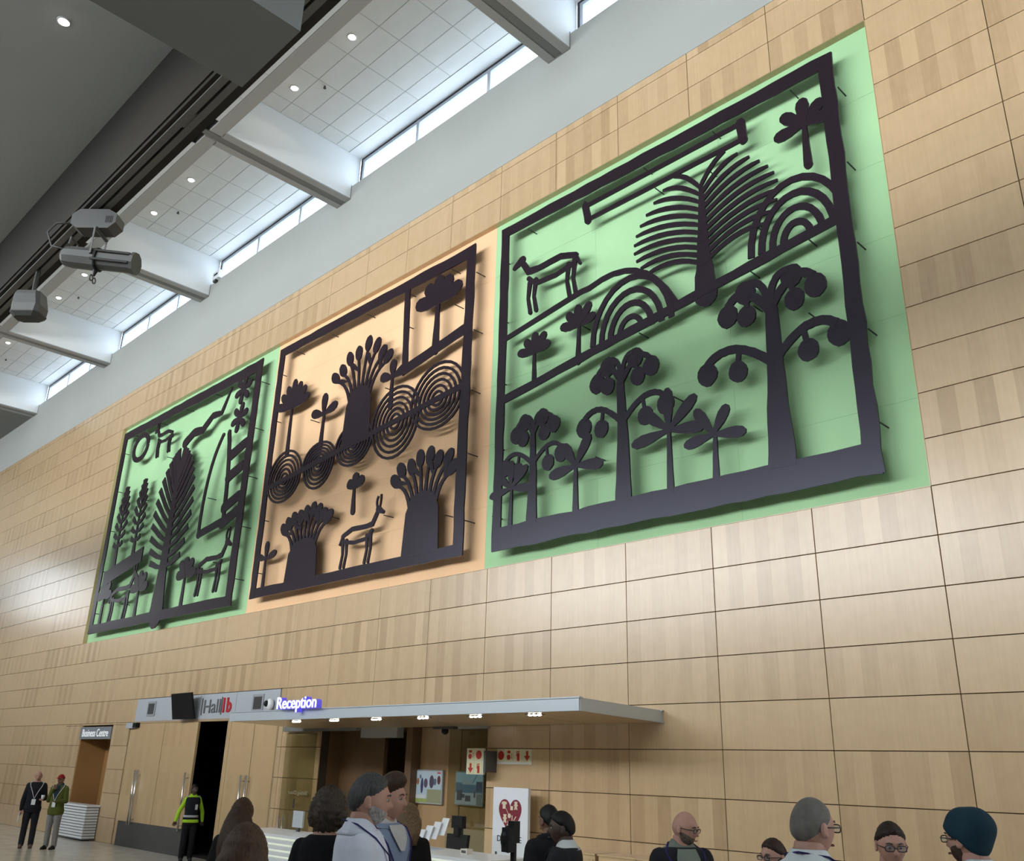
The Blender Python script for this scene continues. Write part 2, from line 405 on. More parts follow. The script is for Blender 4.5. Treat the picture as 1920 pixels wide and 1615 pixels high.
MB().box(XL, -7.597, ZT+0.035, XR, -7.569, ZT+0.05).build('slot_back', BLACK, br)
MB().box(-2.438, -12.0, 7.406, -1.529, -7.726, ZL).build('ceiling_bulkhead', BOXG, br)

# downlights
def downlight(loc, r, name='downlight', label='', group=None, lit=60, col=(1, .86, .68)):
    t = thing(name, label, 'light', loc)
    if group: t['group'] = group
    n = 24; x, y, z = loc
    ring = MB(); R = []
    for rr, zz in ((r*1.25, z), (r*1.2, z-0.012), (r*0.9, z-0.012), (r*0.85, z+0.004)):
        R.append([(x+rr*math.cos(2*math.pi*k/n), y+rr*math.sin(2*math.pi*k/n), zz) for k in range(n)])
    ring.loft(R).build('trim_ring', WHITEG, t, True)
    MB().ell((x, y, z-0.012), (r*0.85, r*0.85, r*0.35)).build('lamp', LAMPW, t, True)
    if lit:
        l = bpy.data.lights.new('downlight_lamp', 'SPOT'); l.energy = lit; l.color = col; l.spot_size = 2.6; l.shadow_soft_size = 0.1
        o = bpy.data.objects.new('downlight_lamp', l); COL.objects.link(o); o.location = (x, y, z-0.12)
downlight((-4.74, -8.68, ZL), 0.055, label='recessed downlight in the grey soffit at the top left corner', lit=6)
dl = [('nearest the thick grey edge beam at top', -9.665), ('second along the bay above the orange panel', -11.916)]
for bi in range(len(BX)-1):
    for k, off in enumerate((0.985, 3.235)):
        x = BX[bi+1] + off
        nm = ['in the bay at the top right corner', 'in the tiled bay right of the long white beam', 'in the tiled bay above the stage spotlight', 'in the tiled bay behind the hanging speaker', 'in the tiled bay farthest left'][bi]
        downlight((x, -2.40, ZC), 0.085, label='round ceiling downlight %s, %s' % (nm, 'farther left one' if k == 0 else 'nearer right one'), group='ceiling downlights', lit=5)
    o = MB().cyl((BX[bi+1]+1.05+0.5, -1.95), 0.02, ZC-0.05, ZC).cyl((BX[bi+1]+1.55, -1.95), 0.035, ZC-0.06, ZC-0.05).build('sprinkler', GREYMD)
    tag(o, 'tiny ceiling sprinkler head ' + ['in the bay at the top right corner', 'in the tiled bay right of the long white beam', 'in the tiled bay above the stage spotlight', 'in the tiled bay behind the hanging speaker', 'in the tiled bay farthest left'][bi], 'sprinkler')
# small white detector on the beam end
t = thing('detector', 'small white wall detector where a beam meets the clerestory sill', 'detector', (-19.75, -0.05, 15.62))
MB().box(-19.95, -0.10, 15.60, -19.55, 0.12, 15.86).build('housing', WHITEG, t)
MB().box(-19.86, -0.108, 15.72, -19.64, -0.1, 15.78).build('slot', BLACK, t)
MB().box(-19.90, -0.09, 15.53, -19.75, 0.0, 15.60).build('bracket', GREYMD, t)

# ------------------------------------------------------------------ cut-out metal reliefs (generic stand-in motifs)
RY0, RY1 = -0.15, -0.12
rnd = random.Random(11)
def wob(a): return rnd.uniform(-a, a)
def stroke(mb, pts, w, sub=6, wobble=0.06, y0=RY0, y1=RY1, round_end=True):
    """ribbon of varying width cut from plate; pts (x,z); w width or list"""
    if not isinstance(w, (list, tuple)): w = [w] * len(pts)
    P = []
    for i in range(len(pts) - 1):
        for k in range(sub):
            f = k / sub; P.append((pts[i][0]*(1-f)+pts[i+1][0]*f, pts[i][1]*(1-f)+pts[i+1][1]*f, w[i]*(1-f)+w[i+1]*f))
    P.append((*pts[-1], w[-1]))
    Lf, Rt = [], []
    for i, (x, z, ww) in enumerate(P):
        a = P[max(0, i-1)]; b = P[min(len(P)-1, i+1)]
        dx, dz = b[0]-a[0], b[1]-a[1]; l = math.hypot(dx, dz) or 1; nx, nz = -dz/l, dx/l
        hw = ww/2*(1+wob(wobble)); hv = ww/2*(1+wob(wobble))
        Lf.append((x+nx*hw, z+nz*hw)); Rt.append((x-nx*hv, z-nz*hv))
    e_ = rnd.uniform(0, .004); y0 += e_; y1 += e_
    o = len(mb.v); n = len(P)
    for y in (y0, y1):
        for p, q in zip(Lf, Rt): mb.v += [(p[0], y, p[1]), (q[0], y, q[1])]
    m2 = 2*n
    for i in range(n-1):
        a = o+2*i
        mb.f += [(a, a+1, a+3, a+2), (a+m2, a+2+m2, a+3+m2, a+1+m2), (a, a+2, a+2+m2, a+m2), (a+1, a+1+m2, a+3+m2, a+3)]
    e = o+2*(n-1)
    mb.f += [(o, o+m2, o+1+m2, o+1), (e, e+1, e+1+m2, e+m2)]
    if round_end:
        for (x, z, ww) in (P[0], P[-1]):
            if ww > 0.05: disc(mb, x, z, ww/2*0.98, ww/2*0.98)
def disc(mb, x, z, rx, rz, rot=0.0, n=14, wobble=0.04, y0=RY0, y1=RY1):
    c, s = math.cos(rot), math.sin(rot); poly = []; e_ = rnd.uniform(0.004, .006); y0 += e_; y1 += e_
    for k in range(n):
        a = 2*math.pi*k/n; f = 1+wob(wobble); px, pz = rx*f*math.cos(a), rz*f*math.sin(a)
        poly.append((x+px*c-pz*s, z+px*s+pz*c))
    mb.prism_xz(poly, y0, y1)
def bez(p0, p1, p2, n=8):
    return [((1-t)**2*p0[0]+2*t*(1-t)*p1[0]+t*t*p2[0], (1-t)**2*p0[1]+2*t*(1-t)*p1[1]+t*t*p2[1]) for t in [k/n for k in range(n+1)]]
def leaf(mb, x, z, ang, l, w):
    c, s = math.cos(ang), math.sin(ang)
    ts = [0, .2, .45, .7, .9, 1.0]; ws = [.28, .5, .85, 1.0, .8, .3]
    stroke(mb, [(x+c*l*t, z+s*l*t) for t in ts], [w*q for q in ws], sub=2, wobble=0.03, round_end=False)
def part(fn, name, t, *a, **k):
    mb = MB(); fn(mb, *a, **k); return mb.build(name, RELIEF, t)
def m_frame(mb, x0, z0, x1, z1, w, wb):
    stroke(mb, [(x0+w/2, z0), (x0+w/2*.9, z1)], w, sub=22, wobble=.10, round_end=False); stroke(mb, [(x1-w/2, z0), (x1-w/2, z1)], [w*1.2, w*1.05], sub=22, wobble=.10, round_end=False)
    stroke(mb, [(x0, z1-w/2), (x1, z1-w/2)], [w, w*1.2], sub=22, wobble=.10, round_end=False); stroke(mb, [(x0, z0+wb/2), (x1, z0+wb/2)], wb, sub=22, wobble=.08, round_end=False)
def m_plant(mb, x, z, h, lw, n=5, spread=2.2, stem=None):
    top = z + h*0.62
    stroke(mb, [(x, z), (x+wob(.03), top)], [lw*1.1, lw*.55], sub=6)
    for k in range(n):
        a = HPI + spread*(k/(n-1)-0.5) if n > 1 else HPI
        leaf(mb, x, top-0.02, a, h*(.40+wob(.04)), lw*1.75)
def m_balltree(mb, x, z, h, tw, reach, balls, tiers=2):
    top = z+h
    stroke(mb, [(x, z), (x+wob(.02), z+h*.45), (x+wob(.03), z+h*.8)], [tw*1.6, tw, tw*.7], sub=6)
    for i in range(tiers):
        zz = z+h*(.52+.28*i/max(1, tiers-1)) if tiers > 1 else z+h*.7
        for sgn in (-1, 1):
            rr = reach*(1-.3*i)*(1+wob(.1)); ex, ez = x+sgn*rr, zz+h*.10
            stroke(mb, bez((x, zz), (x+sgn*rr*.6, zz+h*.22), (ex, ez)), [tw*.5]*9, sub=2)
            disc(mb, ex+sgn*.02, ez-balls*.9, balls, balls*1.1)
            mx_, mz_ = x+sgn*rr*.5, zz+h*.13
            stroke(mb, [(mx_, mz_), (mx_+sgn*.03, mz_-balls*1.3)], tw*.3, sub=2); disc(mb, mx_+sgn*.04, mz_-balls*2.0, balls*.9, balls)
    for sgn in (-1, 1):
        stroke(mb, bez((x, z+h*.78), (x+sgn*.02, top), (x+sgn*reach*.32, top-.05)), tw*.42, sub=2); disc(mb, x+sgn*reach*.36, top-balls, balls, balls*1.1)
def m_fantree(mb, x, z, h, tw, n, reach, curl=0.5, fw=0.10):
    stroke(mb, [(x, z), (x, z+h*.35), (x+.02, z+h*.97)], [tw*1.9, tw, tw*.3], sub=6)
    for k in range(n):
        f = k/(n-1); zz = z+h*(.26+.70*f); rr = reach*math.sin(math.pi*(.30+.58*f))
        for sgn in (-1, 1):
            ex = x+sgn*rr; ez = zz+h*(.16+.10*f)
            stroke(mb, bez((x, zz), (x+sgn*rr*.5, zz+h*curl*.28), (ex, ez-(curl*.1))), [fw*.7, fw, fw, fw*1.1, fw*1.1, fw*1.1, fw, fw*.9, fw*.55], sub=1)
def m_feather(mb, x, z, h, tw, n, reach, fw):
    stroke(mb, [(x, z), (x, z+h*.3), (x, z+h*.95)], [tw*1.9, tw, tw*.45], sub=6)
    for k in range(n):
        f = k/(n-1); zz = z+h*(.28+.62*f); l = reach*math.sin(math.pi*(.22+.62*f)); a = .25+1.05*f
        for sgn in (-1, 1):
            ca, sa = sgn*math.cos(a), math.sin(a)
            stroke(mb, [(x, zz), (x+ca*l*.5, zz+sa*l*.5-.04), (x+ca*l, zz+sa*l)], [fw*.6, fw, fw*1.25], sub=2, round_end=False)
def m_arches(mb, x, z, rx, rz, n, w):
    for k in range(n):
        f = 1-k/n*.95
        stroke(mb, [(x+rx*f*math.cos(a), z+rz*f*math.sin(a)) for a in [math.pi*q/14 for q in range(15)]], w*(1.0+.1*wob(1)), sub=1, round_end=False)
def m_bowls(mb, x, z, rx, rz, n, w):
    for k in range(n):
        f = 1-k/n*.95
        stroke(mb, [(x+rx*f*math.cos(a), z-rz*f*math.sin(a)) for a in [math.pi*q/14 for q in range(15)]], w, sub=1, round_end=False)
def m_animal(mb, x, z, s, flip=1, w=0.10, horns=True):
    def q(u, v): return (x+flip*u*s, z+v*s)
    stroke(mb, [q(-.5, .62), q(-.2, .72), (q(.25, .70)), q(.45, .72), q(.62, .98)], [w*.9, w, w, w*1.2, w*.9], sub=4)
    stroke(mb, [q(-.5, .62), q(-.46, .50), q(-.1, .44), q(.3, .46), q(.45, .60)], w*.8, sub=3)
    for u in (-.48, -.36, .30, .42): stroke(mb, [q(u, .52), q(u+.03, .25), q(u-.02, 0)], [w*.9, w*.6, w*.7], sub=3)
    stroke(mb, [q(.60, .98), q(.76, .90)], [w*1.5, w*.8], sub=2)
    if horns:
        stroke(mb, bez(q(.58, 1.0), q(.50, 1.14), q(.58, 1.24), 4), w*.45, sub=1); stroke(mb, bez(q(.64, 1.0), q(.68, 1.14), q(.66, 1.26), 4), w*.45, sub=1)
    stroke(mb, [q(-.5, .62), q(-.58, .45)], w*.5, sub=2)
def pins(t, spots):
    for (x, z) in spots: MB().tube([(x, RY1, z), (x, RD, z)], 0.011, 6).build('pin', DARKFR, t)
def edge_pins(t, x0, z0, x1, z1, ins=.03):
    S = []
    for k in range(5):
        f = (k+.5)/5
        S += [(x0+(x1-x0)*f, z1-.26), (x0+ins*-1, z0+(z1-z0)*f), (x1+ins, z0+(z1-z0)*f)]
    pins(t, S)

# big green-ground relief
x0, x1, z0, z1 = -7.17, -0.47, 5.41, 11.72
t = thing('wall_relief', 'dark cut-out metal relief with fruit trees on the large right green ground', 'wall art', (-3.8, -0.135, 5.41))
part(m_frame, 'frame', t, x0, z0, x1, z1, .20, .40)
def bars(mb):
    stroke(mb, [(x0+.1, 8.12), (x1-.2, 9.02)], .15, sub=24, wobble=.12, round_end=False)
part(bars, 'ground_bar', t)
part(m_balltree, 'fruit_tree', t, -1.75, 5.75, 2.85, .26, 1.0, .165, 2)
part(m_balltree, 'fruit_tree', t, -4.35, 5.75, 2.45, .19, .75, .155, 2)
part(m_balltree, 'fruit_tree', t, -6.25, 5.75, 1.95, .15, .58, .145, 2)
for px_, h_, lw_, n_ in ((-5.3, 1.35, .11, 4), (-3.5, 1.6, .11, 5), (-2.75, 1.2, .10, 4), (-6.75, 1.2, .09, 5)):
    part(m_plant, 'leafy_plant', t, px_, 5.72, h_, lw_, n_, 3.4)
part(m_fantree, 'frond_tree', t, -2.75, 8.66, 1.95, .22, 11, 1.30, .7, .075)
part(m_arches, 'arch_group', t, -1.25, 8.95, .72, .98, 4, .10)
part(m_arches, 'arch_group', t, -4.15, 8.5, .78, .98, 4, .10)
part(m_plant, 'leafy_plant', t, -.98, 10.05, 1.15, .12, 5, 3.2)
part(m_plant, 'leafy_plant', t, -5.25, 8.33, 1.1, .10, 5, 2.6)
part(m_plant, 'leafy_plant', t, -6.25, 8.22, 1.0, .10, 5, 2.6)
part(m_animal, 'grazing_animal', t, -5.9, 9.65, 1.2, -1, .12, False)
def slotbar(mb):
    stroke(mb, [(-5.1, 11.28), (-2.0, 11.32)], .08, sub=14); stroke(mb, [(-5.0, 10.98), (-1.95, 11.02)], .08, sub=14)
    stroke(mb, [(-5.08, 11.30), (-5.02, 10.96)], .14, sub=3); stroke(mb, [(-1.98, 11.34), (-1.95, 11.0)], .15, sub=3)
part(slotbar, 'long_loop', t)
def swoop(mb):
    stroke(mb, [(x0+.1, 9.32), (-5.2, 9.62)] + bez((-5.0, 9.62), (-3.9, 9.95), (-3.3, 8.75), 8), .10, sub=3)
part(swoop, 'hill_line', t)
edge_pins(t, x0, z0, x1, z1); pins(t, [(-5.2, 9.0), (-3.6, 10.95), (-2.6, 10.8), (-1.9, 9.5), (-3.4, 7.2), (-4.9, 6.6), (-1.1, 8.9), (-2.0, 8.75), (-4.0, 8.45), (-2.0, 8.2), (-1.2, 7.8)])
# orange-ground relief
x0, x1, z0, z1 = -15.12, -7.93, 5.46, 11.72
t = thing('wall_relief', 'dark cut-out metal relief with arches and plants on the middle orange ground', 'wall art', (-11.5, -0.135, 5.46))
part(m_frame, 'frame', t, x0, z0, x1, z1, .22, .22)
def band(mb): stroke(mb, [(x0+.1, 8.05), (x1-.1, 8.75)], .12, sub=20, round_end=False)
part(band, 'ground_bar', t)
for k, (cx_, rr) in enumerate(((-14.25, .72), (-12.85, .62), (-11.55, .66), (-10.15, .78), (-8.85, .80))):
    zz = 8.05+.7*(cx_-x0)/(x1-x0)
    part(m_arches, 'arch_group', t, cx_, zz, rr, rr*(.95 if k not in (1, 2) else .7), 6, .055)
    part(m_bowls, 'arch_group', t, cx_, zz, rr*.95, rr*(1.0 if k % 2 else .75), 6, .055)
for cx_, zb_, h_, n_ in ((-14.25, 8.75, 1.9, 7), (-12.85, 8.6, 1.3, 3), (-10.35, 8.9, 1.1, 3)): part(m_plant, 'leafy_plant', t, cx_, zb_, h_, .13, n_, 2.6)
def m_bouquet(mb, x, z, w, h, bh, n):
    mb.prism_xz([(x-w*.56, z), (x+w*.56, z), (x+w*.5, z+h*.7), (x+w*.34, z+h*.93), (x, z+h), (x-w*.34, z+h*.93), (x-w*.5, z+h*.7)], RY0, RY1)
    for k in range(n):
        f = k/(n-1)-.5; sx = x+f*w*.8; a = HPI-f*1.7; l = bh*(.85+.15*math.cos(f*3))*(1+wob(.12))
        ex, ez = sx+math.cos(a)*l, z+h*.85+math.sin(a)*l
        stroke(mb, bez((sx, z+h*.8), (sx+math.cos(a)*l*.3, z+h+math.sin(a)*l*.5), (ex, ez), 6), [.10, .09, .08, .07, .07, .07, .07], sub=2)
        disc(mb, ex, ez+.1, .125, .19, a-HPI)
        if k % 2: leaf(mb, (sx+ex)/2, (z+h+ez)/2, a+.7, .4, .11)
part(m_bouquet, 'flowering_trunk', t, -11.5, 8.36, .9, 1.35, 1.0, 8)
part(m_bouquet, 'flowering_trunk', t, -13.1, 5.62, 1.1, .95, .62, 9)
part(m_bouquet, 'flowering_trunk', t, -9.1, 5.62, .95, 1.25, .75, 8)
def cell(mb):
    stroke(mb, [(-10.05, 11.5), (-9.95, 9.55)], .17, sub=10, round_end=False); stroke(mb, [(-10.03, 9.6), (x1-.1, 9.95)], .22, sub=10, round_end=False)
part(cell, 'corner_cell', t)
part(m_plant, 'leafy_plant', t, -9.0, 9.75, 1.75, .19, 5, 2.6)
part(m_plant, 'leafy_plant', t, -14.62, 5.62, 1.15, .10, 3, 2.6)
part(m_plant, 'leafy_plant', t, -11.35, 6.85, .85, .13, 3, 2.0)
part(m_animal, 'grazing_animal', t, -11.1, 5.72, 1.05, 1, .10)
edge_pins(t, x0, z0, x1, z1); pins(t, [(-13.4, 9.4), (-12.0, 9.3), (-10.6, 9.4), (-8.5, 10.6), (-12.2, 6.9), (-10.3, 6.6), (-8.5, 6.3), (-10.1, 10.7)])
# far green-ground relief
x0, x1, z0, z1 = -24.45, -15.99, 5.40, 11.74
t = thing('wall_relief', 'dark cut-out metal relief with a feathery tree on the far left green ground', 'wall art', (-20.2, -0.135, 5.40))
part(m_frame, 'frame', t, x0, z0, x1, z1, .26, .26)
part(m_feather, 'feather_tree', t, -20.0, 5.6, 4.4, .42, 13, 1.45, .14)
for cx_ in (-23.45, -22.2): part(m_feather, 'slim_tree', t, cx_, 7.2, 2.6, .13, 8, .5, .12)
def plank(mb): mb.prism_xz([(-24.05, 6.75), (-21.5, 7.2), (-21.5, 7.62), (-24.05, 7.2)], RY0, RY1)
part(plank, 'ground_plank', t)
for cx_, zb_, h_, n_ in ((-23.75, 5.6, 1.35, 5), (-21.35, 5.6, 1.3, 5), (-18.6, 5.6, 1.35, 5)): part(m_plant, 'leafy_plant', t, cx_, zb_, h_, .15, n_, 2.8)
part(m_animal, 'grazing_animal', t, -22.55, 5.66, 1.25, 1, .12); part(m_animal, 'grazing_animal', t, -17.3, 5.85, 1.2, 1, .12)
part(m_animal, 'grazing_animal', t, -21.35, 10.35, .95, -1, .11)
def ring_(mb): stroke(mb, [(-23.0+.5*math.cos(a), 10.95+.4*math.sin(a)) for a in [2*math.pi*k/18 for k in range(19)]], .17, sub=1, round_end=False)
part(ring_, 'ring', t)
def wave(mb): stroke(mb, [(-19.9, 10.35), (-19.4, 10.55), (-18.9, 10.5), (-18.4, 10.8), (-17.9, 10.75), (-17.5, 11.4)], [.28, .26, .24, .2, .16, .05], sub=4)
part(wave, 'wavy_stroke', t)
for cx_, cz_ in ((-16.85, 11.15), (-16.85, 10.35)):
    def star(mb):
        for k in range(6): leaf(mb, cx_, cz_, k*math.pi/3+.3, .42, .2)
    part(star, 'star_flower', t)
def tall(mb):
    stroke(mb, bez((-18.2, 7.4), (-18.3, 9.2), (-17.6, 10.05), 8), .12, sub=2); stroke(mb, bez((-16.95, 7.55), (-17.0, 9.0), (-17.3, 10.05), 8), .16, sub=2)
    for zz in (9.35, 8.75, 7.95, 7.55): stroke(mb, [(-17.0, zz), (-16.3, zz+.2)], [.3, .26], sub=3)
    stroke(mb, [(-18.2, 7.45), (-17.0, 7.6)], .2, sub=4)
part(tall, 'tall_loop', t)
edge_pins(t, x0, z0, x1, z1); pins(t, [(-22.4, 9.2), (-19.7, 8.4), (-18.0, 8.4), (-22.4, 6.1), (-21.0, 10.2), (-17.2, 6.6)])

# ------------------------------------------------------------------ text
def text_mesh(body, size, extrude=0.005, bold=0.0, sx=1.0, shear=0.0):
    c = bpy.data.curves.new('txt', 'FONT'); c.body = body; c.size = size; c.extrude = extrude; c.offset = bold; c.resolution_u = 4; c.shear = shear
    o = bpy.data.objects.new('txt', c); COL.objects.link(o); bpy.context.view_layer.update()
    me = bpy.data.meshes.new_from_object(o.evaluated_get(bpy.context.evaluated_depsgraph_get()))
    bpy.data.objects.remove(o); bpy.data.curves.remove(c)
    me.transform(Matrix.Diagonal((sx, 1, 1, 1)))
    return me
def fit_text(name, body, x0, x1, z0, z1, y, mt, parent, bold=0.0, extrude=0.006, sx=None, dy=1):
    me = text_mesh(body, 1.0, extrude, bold)
    co = np.zeros(len(me.vertices)*3); me.vertices.foreach_get('co', co); co = co.reshape(-1, 3)
    a, b = co.min(0), co.max(0)
    s_x = (x1-x0)/(b[0]-a[0]); s_z = (z1-z0)/(b[1]-a[1])
    out = np.stack([x0+(co[:, 0]-a[0])*s_x, y - co[:, 2], z0+(co[:, 1]-a[1])*s_z], 1)
    me.vertices.foreach_set('co', out.ravel().copy()); me.update()
    return link(name, me, mt, parent)

# ------------------------------------------------------------------ hall doors, sign band, business centre hatch
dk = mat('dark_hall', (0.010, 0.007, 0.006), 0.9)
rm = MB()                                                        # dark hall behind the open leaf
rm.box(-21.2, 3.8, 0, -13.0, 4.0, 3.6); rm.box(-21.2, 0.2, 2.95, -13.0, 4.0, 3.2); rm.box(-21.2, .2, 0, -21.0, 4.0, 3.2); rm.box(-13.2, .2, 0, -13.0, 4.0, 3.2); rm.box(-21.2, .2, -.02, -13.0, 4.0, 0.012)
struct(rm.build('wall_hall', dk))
dr = struct(MB().box(-20.70, 0.0, 2.845, -13.50, 0.20, rowz(4)-.004).box(-13.54, 0.0, 0, -13.50, 0.2, 2.845).build('door_1', WOODDOOR))
def leafdoor(nm, a, b, y=0.004, hx=None, z0=0.0):
    d = MB().box(a+.006, y, z0+.01, b-.006, y+.055, 2.84).build('leaf', WOODDOOR, dr)
    return d
def handle(x, y, za, zb, parent):
    h = MB().tube([(x, y-.085, za), (x, y-.085, zb)], 0.022, 12)
    for z in (za+.12, zb-.12): h.tube([(x, y-.085, z), (x, y, z)], .012, 8)
    h.build('pull_handle', STEEL, parent, True)
d = leafdoor('door', -20.685, -18.72); 
for hx in (-19.80, -19.66): handle(hx, .004, .50, 1.74, d)
d = leafdoor('door', -18.71, -17.00); handle(-17.13, .004, .50, 1.74, d)
d = leafdoor('door', -15.46, -14.46); handle(-14.62, .004, .50, 1.74, d)
d = leafdoor('door', -14.45, -13.55); handle(-14.40, .004, .50, 1.74, d)
MB().box(-15.62, 0.0, 0.0, -15.46, .5, 2.84).build('jamb', WOODDOOR, dr)
MB().box(-20.47, -.02, 0.0, -16.96, .002, .555).build('kick_plate', KICK, dr)
# grey header band, four panels with gear
bd = thing('sign_band', 'grey metal header band above the hall doors', 'panel', (-17, 0, rowz(4)))
xs = [-20.48, -18.22, -17.02, -15.35, -13.54]
for a, b in zip(xs, xs[1:]): MB().box(a+.006, -.012, rowz(4)+.02, b-.006, .10, rowz(3)-.01).build('panel', SIGNG, bd)
MB().box(-20.52, -.012, rowz(4)-.012, -13.5, .10, rowz(4)+.018).build('bottom_rail', mat('rail_tan', (.42, .32, .22), .5), bd)
t = thing('hall_sign', 'raised lettering reading Hall 1b on the grey header band', 'sign', (-16.2, -.02, 3.0))
GREYTX = mat('letter_grey', (.13, .13, .135), .5)
fit_text('lettering', 'Hall', -16.80, -16.03, 3.02, 3.32, -.022, GREYTX, t, extrude=.008)
for bx_ in (-16.90, -15.97): MB().box(bx_-.012, -.032, 2.98, bx_+.012, -.0125, 3.36).build('bar', GREYTX, t)
fit_text('numeral', '1b', -15.91, -15.52, 3.02, 3.34, -.022, REDM, t, bold=.03, extrude=.008)
def speaker_grille(x, label):
    t = thing('speaker_grille', label, 'speaker', (x, -.012, 3.19))
    MB().box(x-.225, -.03, 3.01, x+.225, -.0125, 3.365).build('frame', mat('grille_frame', (.30, .31, .33), .5), t)
    MB().box(x-.165, -.034, 3.06, x+.165, -.028, 3.315).build('mesh_face', mat('grille_dark', (.045, .043, .042), .7), t)
speaker_grille(-19.58, 'square grey speaker grille on the header band, left of the black screen')
speaker_grille(-14.40, 'square grey speaker grille on the header band, right of the Hall 1b lettering')
t = thing('dome_camera', 'white dome security camera beside the Reception lettering', 'camera', (-13.80, -.02, 3.14))
MB().ell((-13.80, -.0813, 3.14), (.10, .07, .12)).build('housing', WHITEG, t, True); MB().ell((-13.83, -.150, 3.15), (.055, .055, .065)).build('lens_dome', BLACK, t, True)
t = thing('wall_screen', 'black flat screen tilted out from the grey header band', 'screen', (-17.35, -.2, 2.9))
scr = []
a, b, c, d = at_plane(321, 1302.3, 1, -.42), at_plane(358.6, 1299.2, 1, -.30), at_plane(363.5, 1349, 1, -.12), at_plane(322.8, 1349.6, 1, -.24)
n_ = (b-a).cross(d-a).normalized() * .05
if n_.y < 0: n_ = -n_
MB().loft([[a, b, c, d], [a+n_, b+n_, c+n_, d+n_]]).build('screen', BLACK, t)
mid = (a+b+c+d)/4 + n_*.9
MB().tube([mid, (mid.x+.05, 0, mid.z)], .03, 8).build('wall_arm', GREYMD, t)
t = thing('door_sensor', 'small grey door sensor under the left end of the header band', 'sensor', (-20.35, -.1, 2.75))
MB().box(-20.75, -.10, 2.73, -20.35, .0, 2.86).build('housing', SIGNG, t); MB().box(-20.35, -.10, 2.75, -20.15, .0, 2.86).build('eye', BLACK, t)
# business centre hatch
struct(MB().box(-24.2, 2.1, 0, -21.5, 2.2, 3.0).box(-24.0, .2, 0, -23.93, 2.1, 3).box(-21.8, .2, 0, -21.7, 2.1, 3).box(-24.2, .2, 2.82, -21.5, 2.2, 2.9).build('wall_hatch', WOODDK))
hz = wood('hatch_veneer', (.46, .25, .095), (.36, .19, .07), vary=.5)
struct(MB().box(-23.93, .02, 0.6, -23.90, 2.1, 2.84).box(-23.9, .75, 0.0, -22.35, .8, 2.5).build('trim_2', hz))
struct(MB().box(-22.35, 1.9, 0, -21.8, 2.05, 2.6).build('trim_3', mat('hatch_shade', (.12, .12, .115), .7)))
t = thing('hatch_sign', 'grey sign reading Business Centre above the hatch', 'sign', (-22.9, -.02, 2.47))
MB().box(-23.90, -.04, 2.47, -21.80, .03, 2.79).build('board', mat('hatch_sign_grey', (.20, .215, .235), .5), t)
fit_text('lettering', 'Business Centre', -23.72, -21.95, 2.535, 2.735, -.043, mat('letter_white', (.85, .87, .9), .5, emit=(.9, .95, 1), estr=.25), t, extrude=.004, bold=.006)
t = thing('slatted_counter', 'white slatted counter under the Business Centre sign', 'counter', (-22.7, -.25, 0))
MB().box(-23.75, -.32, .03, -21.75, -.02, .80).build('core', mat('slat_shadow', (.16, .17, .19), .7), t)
MB().box(-23.80, -.36, .80, -21.70, -.01, .845).build('top', WHITEG, t)
for k in range(11):
    z = .06 + k*.067
    MB().box(-23.77, -.345, z, -21.735, -.02, z+.046).build('slat', WHITEG, t)

# ------------------------------------------------------------------ reception: room, canopy, counter
rr_ = MB(); rr_.box(-12.5, 2.6, 0, -6.8, 2.75, 2.9); rr_.box(-12.5, .2, 2.66, -6.8, 2.75, 2.9); rr_.box(-12.6, .2, 0, -11.92, 2.75, 2.9); rr_.box(-7.26, .2, 0, -6.8, 2.75, 2.9)
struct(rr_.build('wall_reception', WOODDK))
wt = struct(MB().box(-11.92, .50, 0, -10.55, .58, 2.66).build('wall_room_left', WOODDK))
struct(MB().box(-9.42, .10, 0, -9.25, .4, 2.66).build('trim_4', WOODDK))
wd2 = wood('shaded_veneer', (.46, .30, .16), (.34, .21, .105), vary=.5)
wr = struct(MB().box(-9.25, .32, 0, -7.26, .40, 2.66).build('wall_room_right', JOINT))
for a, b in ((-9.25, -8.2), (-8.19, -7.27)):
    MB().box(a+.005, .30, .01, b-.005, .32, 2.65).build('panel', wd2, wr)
# frameless glass leaves
gd = struct(MB().box(-12.98, -.10, .02, -11.92, -.088, 2.56).build('door_2', GLASSG))
MB().box(-13.1, -.13, 2.59, -10.6, -.05, 2.68).build('header_track', BEAMD, gd)
for hx in (-12.86, -12.72): MB().tube([(hx, -.16, .25), (hx, -.16, 1.05)], .016, 8).build('pull_handle', STEEL, gd, True)
MB().box(-12.5, -.105, 1.2, -12.46, -.1, 1.36).build('lock', DARKFR, gd)
def mirror_text(nm, body, xa, xb, za, zb, y, mt_, par):
    o = fit_text(nm, body, xa, xb, za, zb, y, mt_, par, extrude=.001)
    for v in o.data.vertices: v.co.x = xa + xb - v.co.x
    o.data.flip_normals()
mirror_text('lettering', 'Sliding Door', -12.72, -12.05, 1.42, 1.51, -.105, mat('frosted_grey', (.33, .29, .2), .8), gd)
ghdr = struct(MB().box(-10.6, -.03, 2.47, -9.53, .12, 2.66).build('trim_5', BEAMG)); 
gd3 = struct(MB().box(-8.22, .05, .02, -7.30, .062, 2.63).build('door_3', GLASSG))
MB().box(-8.3, .0, 2.60, -7.2, .1, 2.66).build('header_track', BEAMG, gd3)
